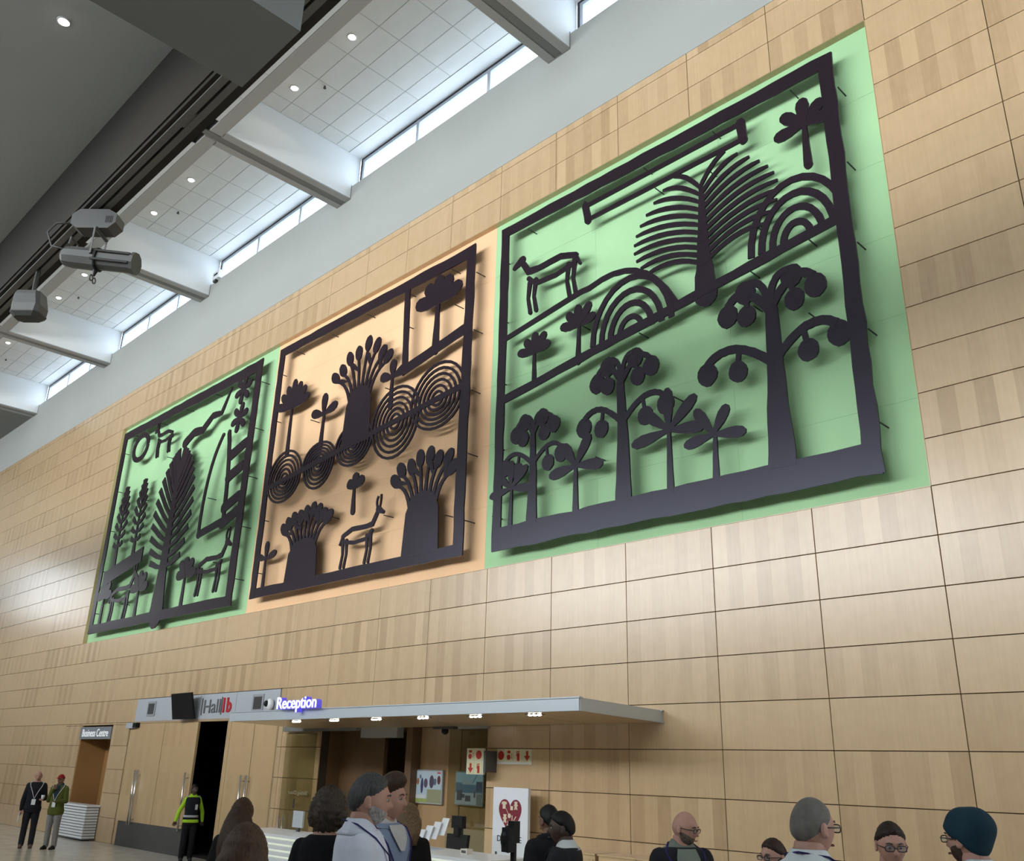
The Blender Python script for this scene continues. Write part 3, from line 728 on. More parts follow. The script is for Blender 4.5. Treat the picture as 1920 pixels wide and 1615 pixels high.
# pictures: two flat screens with abstract photographs built from flat shapes
def screen(nm, label, x0, x1, z0, z1, y, draw):
    t = thing(nm, label, 'screen', ((x0+x1)/2, y, z0))
    MB().box(x0-.02, y, z0-.02, x1+.02, y+.04, z1+.02).build('bezel', mat('silver_bezel', (.35, .36, .36), .4), t)
    draw(t, x0, x1, z0, z1, y)
def flat(nm, t, poly, y, col, e=.42):
    m_ = mat('screen_%.2f_%.2f_%.2f' % col, tuple(c*.3 for c in col), .5, emit=col, estr=e)
    MB().prism_xz(poly, y, y+.004).build(nm, m_, t)
def rc(a, b, c, d): return [(a, c), (b, c), (b, d), (a, d)]
def draw1(t, x0, x1, z0, z1, y):
    w, h = x1-x0, z1-z0
    def P(u0, u1, v0, v1): return rc(x0+u0*w, x0+u1*w, z0+v0*h, z0+v1*h)
    flat('image_ground', t, P(0, 1, 0, 1), y-.004, (.42, .52, .58)); flat('image_green', t, P(0, .55, 0, .12), y-.006, (.30, .36, .10)); flat('image_green', t, P(.55, 1, 0, .42), y-.006, (.27, .28, .16))
    flat('image_table', t, P(.0, .5, .12, .24), y-.007, (.55, .58, .60)); flat('image_green', t, P(.02, .16, .3, .62), y-.006, (.25, .27, .19))
    for u, v, a, b, c in ((.05, .62, .14, .26, (.05, .04, .05)), (.2, .55, .08, .22, (.30, .12, .07)), (.34, .28, .08, .5, (.03, .03, .12)), (.44, .46, .12, .3, (.09, .06, .12)), (.62, .45, .14, .42, (.07, .05, .08)), (.75, .55, .09, .22, (.10, .12, .18)), (.87, .58, .1, .28, (.1, .02, .03)), (.29, .74, .06, .14, (.12, .16, .24))):
        flat('image_figure', t, [(x0+(u+a/2)*w+a/2*w*math.cos(q), z0+(v+b/2)*h+b/2*h*math.sin(q)) for q in [2*math.pi*k/12 for k in range(12)]], y-.009, c)
    flat('image_tag', t, P(.86, .97, .92, .97), y-.009, (.5, .05, .08))
def draw2(t, x0, x1, z0, z1, y):
    w, h = x1-x0, z1-z0
    def P(u0, u1, v0, v1): return rc(x0+u0*w, x0+u1*w, z0+v0*h, z0+v1*h)
    flat('image_sky', t, P(0, 1, .5, 1), y-.004, (.27, .44, .58)); flat('image_water', t, P(0, 1, .3, .62), y-.006, (.10, .19, .30)); flat('image_quay', t, P(0, 1, 0, .36), y-.007, (.36, .44, .52))
    flat('image_building', t, P(.25, .6, .62, .76), y-.008, (.30, .40, .50)); flat('image_building', t, P(.0, .25, .6, .68), y-.008, (.12, .2, .3)); flat('image_building', t, P(.78, 1, .4, .72), y-.008, (.06, .09, .16))
    flat('image_crane', t, [(x0+.62*w, z0+.66*h), (x0+.65*w, z0+.66*h), (x0+.84*w, z0+.97*h), (x0+.82*w, z0+.98*h)], y-.009, (.10, .2, .3))
    for u, v, a, b in ((.06, .12, .2, .32), (.38, .1, .2, .18), (.2, .2, .16, .12), (.7, .22, .06, .2)): flat('image_boat', t, P(u, u+a, v, v+b), y-.010, (.09, .10, .13))
    flat('image_wall', t, P(.80, 1, .0, .34), y-.009, (.16, .20, .22))
def screen_at(px0, py0, px1, py1, y):
    a, b = at_plane(px0, py1, 1, y), at_plane(px1, py0, 1, y); return a.x, b.x, a.z, b.z
screen('display_screen', 'lit display screen showing people on a white floor, left of the pair', *screen_at(768.5, 1447, 829, 1503, .25), .25, draw1)
screen('display_screen', 'lit display screen showing a blue harbour view, right of the pair', *screen_at(853.5, 1450, 905.5, 1507.5, .25), .25, draw2)
# canopy
t = thing('canopy', 'flat aluminium-edged canopy projecting over the reception', 'canopy', (-8.1, -.85, 2.64))
def cz(y): return .033*(-y)
CF, CXL, CXR = -1.68, -12.42, -3.87
cb = MB(); cb.loft([[(CXL+.01, -.002, 2.655), (CXR-.01, -.002, 2.655), (CXR-.01, -.002, 2.78), (CXL+.01, -.002, 2.78)], [(CXL+.01, CF+.01, 2.655+cz(CF)), (CXR-.01, CF+.01, 2.655+cz(CF)), (CXR-.01, CF+.01, 2.78+cz(CF)), (CXL+.01, CF+.01, 2.78+cz(CF))]])
cb.build('deck', ALU, t)
MB().box(CXL, CF-.02, 2.64+cz(CF), CXR, CF+.008, 2.80+cz(CF)).box(CXL-.02, CF-.035, 2.79+cz(CF), CXR+.02, CF+.03, 2.805+cz(CF)).build('fascia', ALU, t)
for xx in (CXL, CXR):
    MB().loft([[(xx-.008, -.002, 2.64), (xx+.012, -.002, 2.64), (xx+.012, -.002, 2.795), (xx-.008, -.002, 2.795)], [(xx-.008, CF, 2.64+cz(CF)), (xx+.012, CF, 2.64+cz(CF)), (xx+.012, CF, 2.795+cz(CF)), (xx-.008, CF, 2.795+cz(CF))]]).build('fascia', ALU, t)
    MB().box(xx-.03, -.05, 2.785, xx+.03, -.002, 2.80).box(xx-.03, -.05, 2.635, xx+.03, -.002, 2.65).build('flange', ALU, t)
n = 7
for k in range(n):
    a, b = CXL+.02+(CXR-CXL-.04)*k/n, CXL+.02+(CXR-CXL-.04)*(k+1)/n
    MB().loft([[(a+.008, -.01, 2.638), (b-.008, -.01, 2.638), (b-.008, -.01, 2.655), (a+.008, -.01, 2.655)], [(a+.008, CF+.03, 2.638+cz(CF)), (b-.008, CF+.03, 2.638+cz(CF)), (b-.008, CF+.03, 2.655+cz(CF)), (a+.008, CF+.03, 2.655+cz(CF))]]).build('soffit_board', WOODDOOR, t)
for k, (sx_, sy_) in enumerate([(168,306),(380,298),(617,290),(880,282),(1175,273),(1508,264)]):
    p = at_plane(500+sx_/3, 1250+sy_/3, 1, CF+.22); z = 2.638+cz(CF+.22)
    s_ = MB().box(p.x-.13, CF+.16, z-.006, p.x+.13, CF+.28, z); h_ = s_.build('spot_housing', GREYLT, t)
    for q in (-.082, 0, .082): MB().ell((p.x+q, CF+.22, z-.008), (.028, .034, .016), 10, 6).build('led', LEDW, h_, True)
    l = bpy.data.lights.new('canopy_spot', 'SPOT'); l.energy = 5; l.color = (1, .9, .75); l.spot_size = 2.0; l.shadow_soft_size = .06
    o = bpy.data.objects.new('canopy_spot', l); COL.objects.link(o); o.location = (p.x, CF+.22, z-.04)
t = thing('reception_sign', 'glowing white and violet letters reading Reception on the canopy', 'sign', (-10, CF-.02, 2.85))
GLOWW = mat('letter_face_glow', (.8, .8, .9), .5, emit=(.72, .72, 1.0), estr=.95)
GLOWB = mat('letter_side_glow', (.10, .08, .40), .5, emit=(.11, .09, .75), estr=.7)
fit_text('letter_sides', 'Reception', -10.60, -9.40, 2.80, 3.055, CF-.092, GLOWB, t, extrude=.05, bold=.035)
fit_text('letter_faces', 'Reception', -10.60, -9.40, 2.80, 3.055, CF-.148, GLOWW, t, extrude=.006, bold=.012)
t = thing('canopy_camera', 'small dark dome camera under the canopy above the glass leaf', 'camera', (-8.0, -.25, 2.6))
MB().box(-8.25, -.30, 2.585, -7.75, -.2, 2.626).build('plate', GREYMD, t); MB().ell((-8.0, -.25, 2.56), (.06, .06, .06)).build('dome', BLACK, t, True)
# fire safety signs
SB = mat('sign_cream', (.66, .62, .38), .5); SR = mat('sign_fire_red', (.42, .02, .012), .5); SF = mat('sign_back_white', (.70, .70, .66), .5)
def pict(t, kind, cx, cz_, s, y):
    MB().box(cx-s*.5, y, cz_-s*.56, cx+s*.5, y+.004, cz_+s*.56).build('tile', SB, t)
    mb = MB(); y1_ = y-.003; y2_ = y-.0002
    def C(x, z, r, n=18): return [(cx+s*(x+r*math.cos(2*math.pi*k/n)), cz_+s*(z+r*math.sin(2*math.pi*k/n))) for k in range(n)]
    if kind == 'disc': mb.prism_xz(C(0, 0, .40), y1_, y2_)
    if kind == 'arrow': mb.prism_xz([(cx-s*.13, cz_+s*.42), (cx-s*.13, cz_), (cx-s*.38, cz_), (cx, cz_-s*.46), (cx+s*.38, cz_), (cx+s*.13, cz_), (cx+s*.13, cz_+s*.42)], y1_, y2_)
    if kind == 'extinguisher':
        mb.prism_xz([(cx-s*.15, cz_-s*.46), (cx+s*.15, cz_-s*.46), (cx+s*.15, cz_+s*.12), (cx+s*.06, cz_+s*.24), (cx-s*.06, cz_+s*.24), (cx-s*.15, cz_+s*.12)], y1_, y2_); mb.prism_xz([(cx-s*.2, cz_+s*.3), (cx+s*.16, cz_+s*.3), (cx+s*.16, cz_+s*.38), (cx-s*.2, cz_+s*.38)], y1_, y2_); mb.prism_xz([(cx-s*.26, cz_-s*.05), (cx-s*.2, cz_-s*.05), (cx-s*.14, cz_+s*.34), (cx-s*.2, cz_+s*.34)], y1_, y2_)
    if kind == 'hose':
        mb.prism_xz(C(-.12, -.15, .24), y1_, y2_); mb.prism_xz([(cx-s*.28, cz_+s*.2), (cx+s*.1, cz_+s*.2), (cx+s*.1, cz_+s*.42), (cx-s*.28, cz_+s*.42)], y1_, y2_)
        for q in range(3): mb.prism_xz(C(.3, -.2+.16*q, .05, 8), y1_, y2_)
    mb.build('pictogram', SR, t)
t = thing('fire_sign', 'row of four red fire equipment pictograms on the timber wall', 'sign', (-6.64, -.02, 2.07))
MB().box(-7.01, -.014, 2.075, -6.27, -.001, 2.295).build('board', SF, t)
for k, kd in enumerate(('disc', 'hose', 'extinguisher', 'arrow')): pict(t, kd, -6.92+.187*k, 2.20, .165, -.019)
t = thing('fire_sign', 'square block of four red fire pictograms projecting by the reception opening', 'sign', (-7.25, -.25, 1.92))
MB().box(-7.46, -.24, 1.915, -7.08, -.20, 2.295).build('board', SF, t); MB().box(-7.08, -.24, 1.95, -7.03, -.001, 2.26).build('bracket', GREYLT, t)
for k, kd in enumerate(('hose', 'disc', 'arrow', 'extinguisher')): pict(t, kd, -7.36+.18*(k % 2), 2.20-.19*(k//2), .16, -.245)
# reception counter
t = thing('reception_counter', 'long white reception counter with glowing slats under the canopy', 'counter', (-7.6, -2.1, 0))
MB().box(-10.6, -2.40, .96, -4.7, -1.65, 1.0).build('worktop', WHITEG, t)
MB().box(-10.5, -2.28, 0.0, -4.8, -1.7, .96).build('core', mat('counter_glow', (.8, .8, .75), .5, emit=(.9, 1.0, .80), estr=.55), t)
for k in range(11):
    z = .05+k*.082; MB().box(-10.52, -2.36, z, -4.78, -2.26, z+.05).build('slat', WHITEG, t)
for (xa, lab) in ((-9.6, 'pale monitor at the left end of the reception counter'),):
    t = thing('desk_monitor', lab, 'monitor', (xa, -1.8, 1.0))
    MB().box(xa-.03, -1.82, 1.0, xa+.03, -1.78, 1.1).build('stand', GREYLT, t); MB().box(xa-.14, -1.83, 1.06, xa+.14, -1.80, 1.30).build('screen', mat('pale_screen', (.5, .54, .56), .4), t)
t = thing('brochure_stand', 'clear brochure stand with white leaflets on the reception counter', 'brochure stand', (-6.3, -1.9, 1.0))
MB().box(-6.52, -2.05, 1.0, -6.1, -1.80, 1.012).build('base', GLASS, t)
for k in range(4):
    xx = -6.48+.10*k; z = 1.02+.05*k
    MB().loft([[(xx, -2.02+.05*k, z), (xx+.13, -2.02+.05*k, z), (xx+.13, -2.01+.05*k, z), (xx, -2.01+.05*k, z)], [(xx+.05, -1.98+.05*k, z+.21), (xx+.18, -1.98+.05*k, z+.21), (xx+.18, -1.97+.05*k, z+.21), (xx+.05, -1.97+.05*k, z+.21)]]).build('leaflet', WHITEG, t)
t = thing('card_box', 'small cream box standing on the reception counter near the poster', 'box', (-5.45, -2.0, 1.0))
MB().box(-5.52, -2.05, 1.0, -5.40, -1.95, 1.06).build('box_body', mat('cream', (.72, .68, .58), .6), t); MB().box(-5.50, -2.053, 1.015, -5.42, -2.05, 1.045).build('print', GREYLT, t)
# donation board
t = thing('donation_board', 'white donation poster board with a dark red heart, behind the counter', 'poster', (-6.4, -.3, 0))
yb = -.3
MB().box(-6.77, yb, .0, -6.05, yb+.05, 1.75).build('board', mat('poster_white', (.74, .78, .86), .5), t)
def hp(u): 
    x = 16*math.sin(u)**3; z = 13*math.cos(u)-5*math.cos(2*u)-2*math.cos(3*u)-math.cos(4*u); return x, z
heart = []
for k in range(48):
    x, z = hp(2*math.pi*k/48); heart.append((-6.41+x*.0145, 1.395+z*.0165*(1.0 if z > 0 else 1.15)))
heart_o = MB().prism_xz(heart, yb-.004, yb-.0005).build('heart', mat('heart_red', (.20, .012, .03), .5), t)
CR = mat('icon_cream', (.72, .62, .48), .5)
def icon(poly): MB().prism_xz(poly, yb-.007, yb-.0045).build('icon', CR, heart_o)
def at_(cx, cz_, pts, s): return [(cx+p[0]*s, cz_+p[1]*s) for p in pts]
shirt = [(-.3,-.5),(.3,-.5),(.3,.15),(.5,.1),(.55,.4),(.2,.5),(-.2,.5),(-.55,.4),(-.5,.1),(-.3,.15)]
toy = [(-.3,-.5),(-.1,-.5),(0,-.3),(.1,-.5),(.3,-.5),(.2,-.1),(.4,.05),(.3,.15),(.2,.1),(.3,.5),(-.3,.5),(-.2,.1),(-.3,.15),(-.4,.05),(-.2,-.1)]
icon(at_(-6.53, 1.51, shirt, .10)); icon(at_(-6.375, 1.475, [(-.5,-.5),(.5,-.5),(.5,.5),(-.5,.5)], .055)); icon(at_(-6.29, 1.51, toy, .11)); icon(at_(-6.51, 1.33, toy, .115))
icon(at_(-6.42, 1.37, [(.5*math.cos(k*.52), .5*math.sin(k*.52)) for k in range(12)], .065)); icon(at_(-6.465, 1.43, [(-.5, .6), (-.35, .6), (.5, -.6), (.3, -.6)], .06)); icon(at_(-6.32, 1.32, [(-.5,-.5),(-.3,-.5),(.5,.5),(.3,.5)], .09)); icon(at_(-6.33, 1.34, [(-.5,-.6),(-.3,-.6),(-.3,.5),(-.5,.5)], .08)); icon(at_(-6.42, 1.24, toy, .12))
fit_text('lettering', 'DONATE', -6.66, -6.17, 1.02, 1.10, yb-.004, mat('letter_black', (.02, .02, .025), .5), t, extrude=.002)
fit_text('lettering', 'HERE', -6.57, -6.26, .925, 1.0, yb-.004, mat('letter_red', (.5, .03, .05), .5), t, extrude=.002)
MB().box(-6.70, yb-.004, .83, -6.66, yb-.001, .88).build('emblem', GREYMD, t)
# kiosk pole in front of the board
p = at_depth(961, 1614, 6.3)
t = thing('scanner_stand', 'black scanner stand with a handheld device in front of the poster', 'stand', (p.x, p.y, 0))
top = at_depth(964, 1540, 6.3)
MB().cyl((top.x, top.y), .16, 0, .02).build('base', BLACK, t); MB().cyl((top.x, top.y), .022, .02, top.z-.1, 12).build('pole', BLACK, t)
MB().box(top.x-.03, top.y-.03, top.z-.14, top.x+.03, top.y+.03, top.z).build('head', BLACK, t)
q = at_depth(953, 1574, 6.25); MB().ell(q, (.055, .055, .088)).box(q.x-.02, q.y-.045, q.z-.08, q.x+.05, q.y+.03, q.z+.075).build('device', BLACK, t)
# low timber cabinets along the wall
for k, (a, b) in enumerate(((-5.25, -4.72), (-4.66, -4.05), (-4.04, -3.45))):
    t = thing('low_cabinet', 'pale timber cabinet against the wall, %s' % ('left one beside the dark-coated men', 'middle one with a grey inset', 'right one behind the bald man')[k], 'cabinet', ((a+b)/2, -.2, 0))
    MB().box(a, -.40, 0, b, -.005, 1.0-.02).build('carcass', WOODDOOR, t); MB().box(a-.01, -.42, .98, b+.01, -.005, 1.0).build('top', WOODDOOR, t); MB().box(a+.03, -.412, .1, b-.03, -.40, .93).build('door', WOOD, t)
# black chair with a bag on it behind the counter
t = thing('office_chair', 'black office chair behind the counter beside the blonde woman', 'chair', (-6.75, -1.25, 0))
cx_, cy_ = -6.75, -1.25
bk = MB(); bk.loft([[(cx_-.2, cy_+.2, .62), (cx_+.2, cy_+.2, .62), (cx_+.2, cy_+.25, .62), (cx_-.2, cy_+.25, .62)], [(cx_-.22, cy_+.24, 1.12), (cx_+.22, cy_+.24, 1.12), (cx_+.22, cy_+.29, 1.12), (cx_-.22, cy_+.29, 1.12)]]).build('backrest', BLACK, t)
MB().box(cx_-.24, cy_-.22, .46, cx_+.24, cy_+.24, .54).build('seat', BLACK, t); MB().cyl((cx_, cy_), .03, .08, .46, 10).build('column', BLACK, t)
MB().box(cx_-.11, cy_+.22, 1.2, cx_+.11, cy_+.3, 1.36).tube([(cx_, cy_+.26, 1.1), (cx_, cy_+.26, 1.22)], .07, 8).build('headrest', BLACK, t)
for k in range(5):
    a = 2*math.pi*k/5; MB().tube([(cx_, cy_, .09), (cx_+.28*math.cos(a), cy_+.28*math.sin(a), .05)], .022, 8).ell((cx_+.28*math.cos(a), cy_+.28*math.sin(a), .03), (.03, .03, .03), 8, 6).build('foot', BLACK, t)

# ------------------------------------------------------------------ stage spotlight and loudspeaker on the track
cl = Vector((-6.23, -7.60, 7.94)); ax = Vector((.70, .68, -.10)).normalized(); bc = Vector((-6.06, -7.50, 7.30))
up = Vector((0, 0, 1)); sd = ax.cross(up).normalized(); up2 = sd.cross(ax).normalized()
t = thing('stage_spotlight', 'grey stage profile spotlight hanging from the ceiling track', 'spotlight', tuple(bc))
def oct_ring(c, r, rz=None):
    rz = rz or r
    return [c + sd*(r*math.cos(math.pi*(k+.5)/5)) + up2*(rz*math.sin(math.pi*(k+.5)/5)) for k in range(10)]
MB().loft([oct_ring(bc-ax*.30, .125), oct_ring(bc-ax*.05, .13), oct_ring(bc+ax*.02, .135)]).build('lamp_housing', GREYLT, t)
MB().loft([oct_ring(bc+ax*.03, .115), oct_ring(bc+ax*.44, .115)]).build('lens_tube', GREYLT, t)
MB().loft([oct_ring(bc+ax*.42, .13), oct_ring(bc+ax*.46, .13)]).build('lens_rim', GREYLT, t)
MB().loft([oct_ring(bc+ax*.012, .139), oct_ring(bc+ax*.032, .139)]).build('shutter_band', BLACK, t)
for s_ in (-1, 1):
    for u_ in (-.05, .06): MB().tube([bc-ax*.02+sd*s_*.122+up2*u_, bc+ax*.42+sd*s_*.118+up2*u_], .014, 6).build('rail', GREYMD, t)
cap = MB().loft([oct_ring(bc-ax*.40, .08), oct_ring(bc-ax*.36, .115), oct_ring(bc-ax*.30, .12)]).build('rear_cap', GREYLT, t)
for k in range(5):
    a = 2*math.pi*k/5; MB().ell(bc-ax*.39+sd*.06*math.cos(a)+up2*.06*math.sin(a), (.022, .022, .022), 8, 6).build('vent_hole', BLACK, cap)
hp_ = bc-ax*.33+up2*.12; MB().tube([hp_-sd*.08, hp_-sd*.08+up2*.09, hp_+sd*.08+up2*.09, hp_+sd*.08], .012, 8).build('handle', GREYLT, t)
kb = bc+ax*.02-up2*.14; kn = MB(); kn.tube([kb, kb-up2*.07], [.03, .012], 8).build('focus_stem', BLACK, t)
for s_ in (-1, 1):
    c = kb-up2*.11+sd*.035*s_; MB().tube([c+sd*.032*math.cos(2*math.pi*k/12)+up2*.032*math.sin(2*math.pi*k/12) for k in range(13)], .009, 6).build('wing_knob', GREYLT, t)
yk = bc-ax*.02
for s_ in (-1, 1): MB().tube([yk+sd*.14*s_, yk+sd*.15*s_+up*.34], .022, 8, flat=.4).build('yoke_arm', GREYLT, t)
MB().tube([yk-sd*.15+up*.34, yk+sd*.15+up*.34], .022, 8).build('yoke_bridge', GREYLT, t)
MB().tube([yk+up*.34, Vector((yk.x-.05, -7.58, 7.94))], .02, 8).build('clamp', GREYMD, t)
bcx = Vector((-6.12, -7.56, 7.78)); X_ = Vector((.72, .69, 0)).normalized(); Y_ = Vector((-X_.y, X_.x, 0))
b8 = MB(); prof = [(-.26, -.06), (-.18, -.12), (.18, -.12), (.26, -.04), (.26, .07), (.16, .13), (-.18, .13), (-.26, .06)]
b8.loft([[bcx+X_*a_+Vector((0, 0, b_))-Y_*.10 for a_, b_ in prof], [bcx+X_*a_+Vector((0, 0, b_))+Y_*.10 for a_, b_ in prof]])
ball = b8.build('ballast_box', GREYLT, t)
for k in range(5): MB().box(0, 0, 0, .001, .001, .001) if False else MB().loft([[bcx+X_*(.14+.018*k)+Vector((0, 0, z_))-Y_*.102 for z_ in (-.05, .04)]+[bcx+X_*(.148+.018*k)+Vector((0, 0, z_))-Y_*.102 for z_ in (.04, -.05)], [bcx+X_*(.14+.018*k)+Vector((0, 0, z_))-Y_*.1 for z_ in (-.05, .04)]+[bcx+X_*(.148+.018*k)+Vector((0, 0, z_))-Y_*.1 for z_ in (.04, -.05)]]).build('vent_slot', BLACK, ball)
MB().tube(bez_pts := [bcx-X_*.25, bcx-X_*.48+Vector((0, 0, .0)), bcx-X_*.56-Vector((0, 0, .12)), bcx-X_*.48-Vector((0, 0, .30)), bc-ax*.34+up2*.08], .012, 8).build('power_cable', GREYMD, t, True)
# loudspeaker
sc_ = Vector((-8.05, -7.58, 7.40))
t = thing('hanging_speaker', 'grey wedge loudspeaker hanging from the ceiling track at the left edge', 'speaker', tuple(sc_))
def srect(z, a, b, ch, off): 
    P_ = [(-a+ch, -b), (a-ch, -b), (a, -b+ch), (a, b-ch), (a-ch, b), (-a+ch, b), (-a, b-ch), (-a, -b+ch)]
    return [sc_+X_*(p_[0]+off)+Y_*p_[1]+Vector((0, 0, z)) for p_ in P_]
MB().loft([srect(.17, .16, .12, .04, -.02), srect(.12, .17, .13, .04, -.02), srect(-.02, .185, .14, .04, 0), srect(-.12, .185, .14, .05, .0)]).build('cabinet', GREYLT, t)
MB().loft([srect(-.12, .19, .145, .05, 0), srect(-.135, .19, .145, .05, 0), srect(-.185, .15, .10, .05, .0)]).build('grille', GREYMD, t)
MB().tube([sc_+Vector((-.02, 0, .16)), sc_+Vector((-.05, -.0, .36)), Vector((sc_.x-.06, -7.58, 7.95))], .02, 8).build('hanger', GREYMD, t)
MB().tube([sc_+Vector((.05, 0, .16)), sc_+Vector((.1, -.0, .3)), sc_+Vector((.08, 0, .45)), Vector((sc_.x+.02, -7.58, 7.95))], .008, 6).build('cable', BLACK, t)

# ------------------------------------------------------------------ people
def sstep(a, b, v):
    t = max(0.0, min(1.0, (v-a)/(b-a))); return t*t*(3-2*t)
def G(v, s): return math.exp(-(v/s)**2)
def head_pt(d):
    x, y, z = d
    low = sstep(-.05, -.95, -(-z)) if False else sstep(.05, .95, -z)
    X = .076*x*(1-.30*low); Z = .118*z
    Y = .097*y*((1-.42*low) if y > 0 else (1-.05*low))
    X *= 1-.06*sstep(.3, 1, z)
    if y < 0:
        w = sstep(.25, .75, -y); aX = abs(X)
        nz = 0.024*sstep(.014, -.030, Z) if False else 0.024*(1-sstep(-.030, .014, Z))*sstep(-.044, -.033, Z)
        dd = G(X, .0125)*nz
        dd -= .009*G(aX-.031, .014)*G(Z-.004, .012)
        dd += .005*G(Z-.028, .011)*G(X, .05)
        dd += .0055*G(X, .022)*(G(Z+.060, .006)+G(Z+.073, .006))
        dd += .007*G(X, .022)*G(Z+.100, .014)
        Y -= w*dd
    return Vector((X, Y, Z))
NU, NV = 52, 38
DIRS = [[(math.sin(math.pi*(j+.5)/NV)*math.sin(2*math.pi*i/NU), -math.sin(math.pi*(j+.5)/NV)*math.cos(2*math.pi*i/NU), math.cos(math.pi*(j+.5)/NV)) for i in range(NU)] for j in range(NV)]
HEADP = [[head_pt(d) for d in row] for row in DIRS]
def head_norm(j, i):
    return Vector((DIRS[j][i][0]/.076, DIRS[j][i][1]/.097, DIRS[j][i][2]/.118)).normalized()
def add_head(mb, M):
    rings = [[M @ p for p in row] for row in HEADP]
    mb.loft(rings)
    for s in (-1, 1):
        for c, r in (((.079*s, .012, -.004), (.009, .019, .031)), ((.082*s, .006, -.022), (.008, .012, .012))):
            mb.ell((0, 0, 0), r, 12, 8)
            n = 12*9
            for k in range(n): 
                v = Vector(mb.v[len(mb.v)-n+k]); mb.v[len(mb.v)-n+k] = tuple(M @ (v + Vector(c)))
def shell(M, f, thick, extra=None, rough=0.0, seed=0):
    """skin-tight shell over the head where f(dir)>0, tapering to nothing at its border"""
    r = random.Random(seed); mb = MB(); idx = {}
    for j in range(NV-1):
        for i in range(NU):
            q = [(j, i), (j, (i+1) % NU), (j+1, (i+1) % NU), (j+1, i)]
            if sum(f(DIRS[a][b]) > -.02 for a, b in q) < 3: continue
            ids = []
            for a, b in q:
                if (a, b) not in idx:
                    d = DIRS[a][b]; k = sstep(-.02, .22, f(d)); t_ = thick*k
                    if extra: t_ += extra(d)*k
                    if rough: t_ += rough*k*r.uniform(-1, 1)
                    base = Vector((.076*d[0], .097*d[1], .118*d[2])); hp0 = HEADP[a][b]
                    base = hp0 if d[2] < 0 else hp0
                    p = base + head_norm(a, b)*(t_-.0015*(1-k)); idx[(a, b)] = len(mb.v); mb.v.append(tuple(M @ p))
                ids.append(idx[(a, b)])
            mb.f.append(tuple(ids))
    # crown cap
    top = [idx[(0, i)] for i in range(NU) if (0, i) in idx]
    if len(top) == NU: mb.f.append(tuple(top))
    return mb
def hairline(front, side, back):
    def f(d):
        fr = -d[1]
        thr = side + (front-side)*max(0, fr)**1.2 if fr > 0 else side + (back-side)*(-fr)
        return d[2]-thr
    return f
TZ = [.82, .90, .98, 1.09, 1.22, 1.355, 1.425, 1.47, 1.505, 1.535, 1.585]
TR = {'m': [.155, .168, .160, .150, .160, .176, .178, .150, .095, .062, .058], 'f': [.160, .172, .158, .134, .145, .158, .155, .128, .080, .052, .049]}
TY = {'m': [.105, .115, .108, .104, .112, .116, .106, .092, .072, .062, .060], 'f': [.110, .118, .102, .092, .108, .108, .095, .080, .062, .054, .052]}
TC = [.01, .01, .0, -.005, -.005, .0, .008, .015, .018, .015, .005]
def torso(sx, z):
    for k in range(len(TZ)-1):
        if z <= TZ[k+1] or k == len(TZ)-2:
            f = (z-TZ[k])/(TZ[k+1]-TZ[k]); g = lambda A: A[k]+(A[k+1]-A[k])*f
            return g(TR[sx]), g(TY[sx]), g(TC)
def tring(sx, z, infl, n=28):
    rx, ry, cy = torso(sx, z); R_ = []
    for k in range(n):
        a = 2*math.pi*k/n; c, s = math.cos(a), math.sin(a); e = 2/2.5
        R_.append(Vector(((rx+infl)*math.copysign(abs(c)**e, c), cy+(ry+infl)*math.copysign(abs(s)**e, s), z)))
    return R_
def tfront(sx, z, a, infl):           # point on the torso front, a = angle from straight ahead
    rx, ry, cy = torso(sx, z); e = 2/2.5; s, c = math.sin(a), math.cos(a)
    return Vector(((rx+infl)*math.copysign(abs(s)**e, s), cy-(ry+infl)*math.copysign(abs(c)**e, c), z))
def remesh(mb, voxel, sm=4):
    me = mb.mesh('tmp'); o = bpy.data.objects.new('tmp', me); COL.objects.link(o)
    r = o.modifiers.new('r', 'REMESH'); r.mode = 'VOXEL'; r.voxel_size = voxel; r.use_smooth_shade = True
    s = o.modifiers.new('s', 'SMOOTH'); s.factor = 0.6; s.iterations = sm
    bpy.context.view_layer.update()
    out = bpy.data.meshes.new_from_object(o.evaluated_get(bpy.context.evaluated_depsgraph_get()))
    bpy.data.objects.remove(o); bpy.data.meshes.remove(me)
    return out
def arm_chain(mb, sh, el, wr, r0, r1, r2, upto=1.0):
    sh, el, wr = Vector(sh), Vector(el), Vector(wr)
    if upto < .5:
        e2 = sh.lerp(el, upto*2); mb.rtube([sh, sh.lerp(e2, .5), e2], [r0, r0*.97, r0*.95], 14); return
    mb.rtube([sh, sh.lerp(el, .5), el], [r0, (r0+r1)/2*1.03, r1], 14); e2 = el.lerp(wr, (upto-.5)*2)
    mb.rtube([el, el.lerp(e2, .35), e2], [r1, r1*1.02, r2], 14)
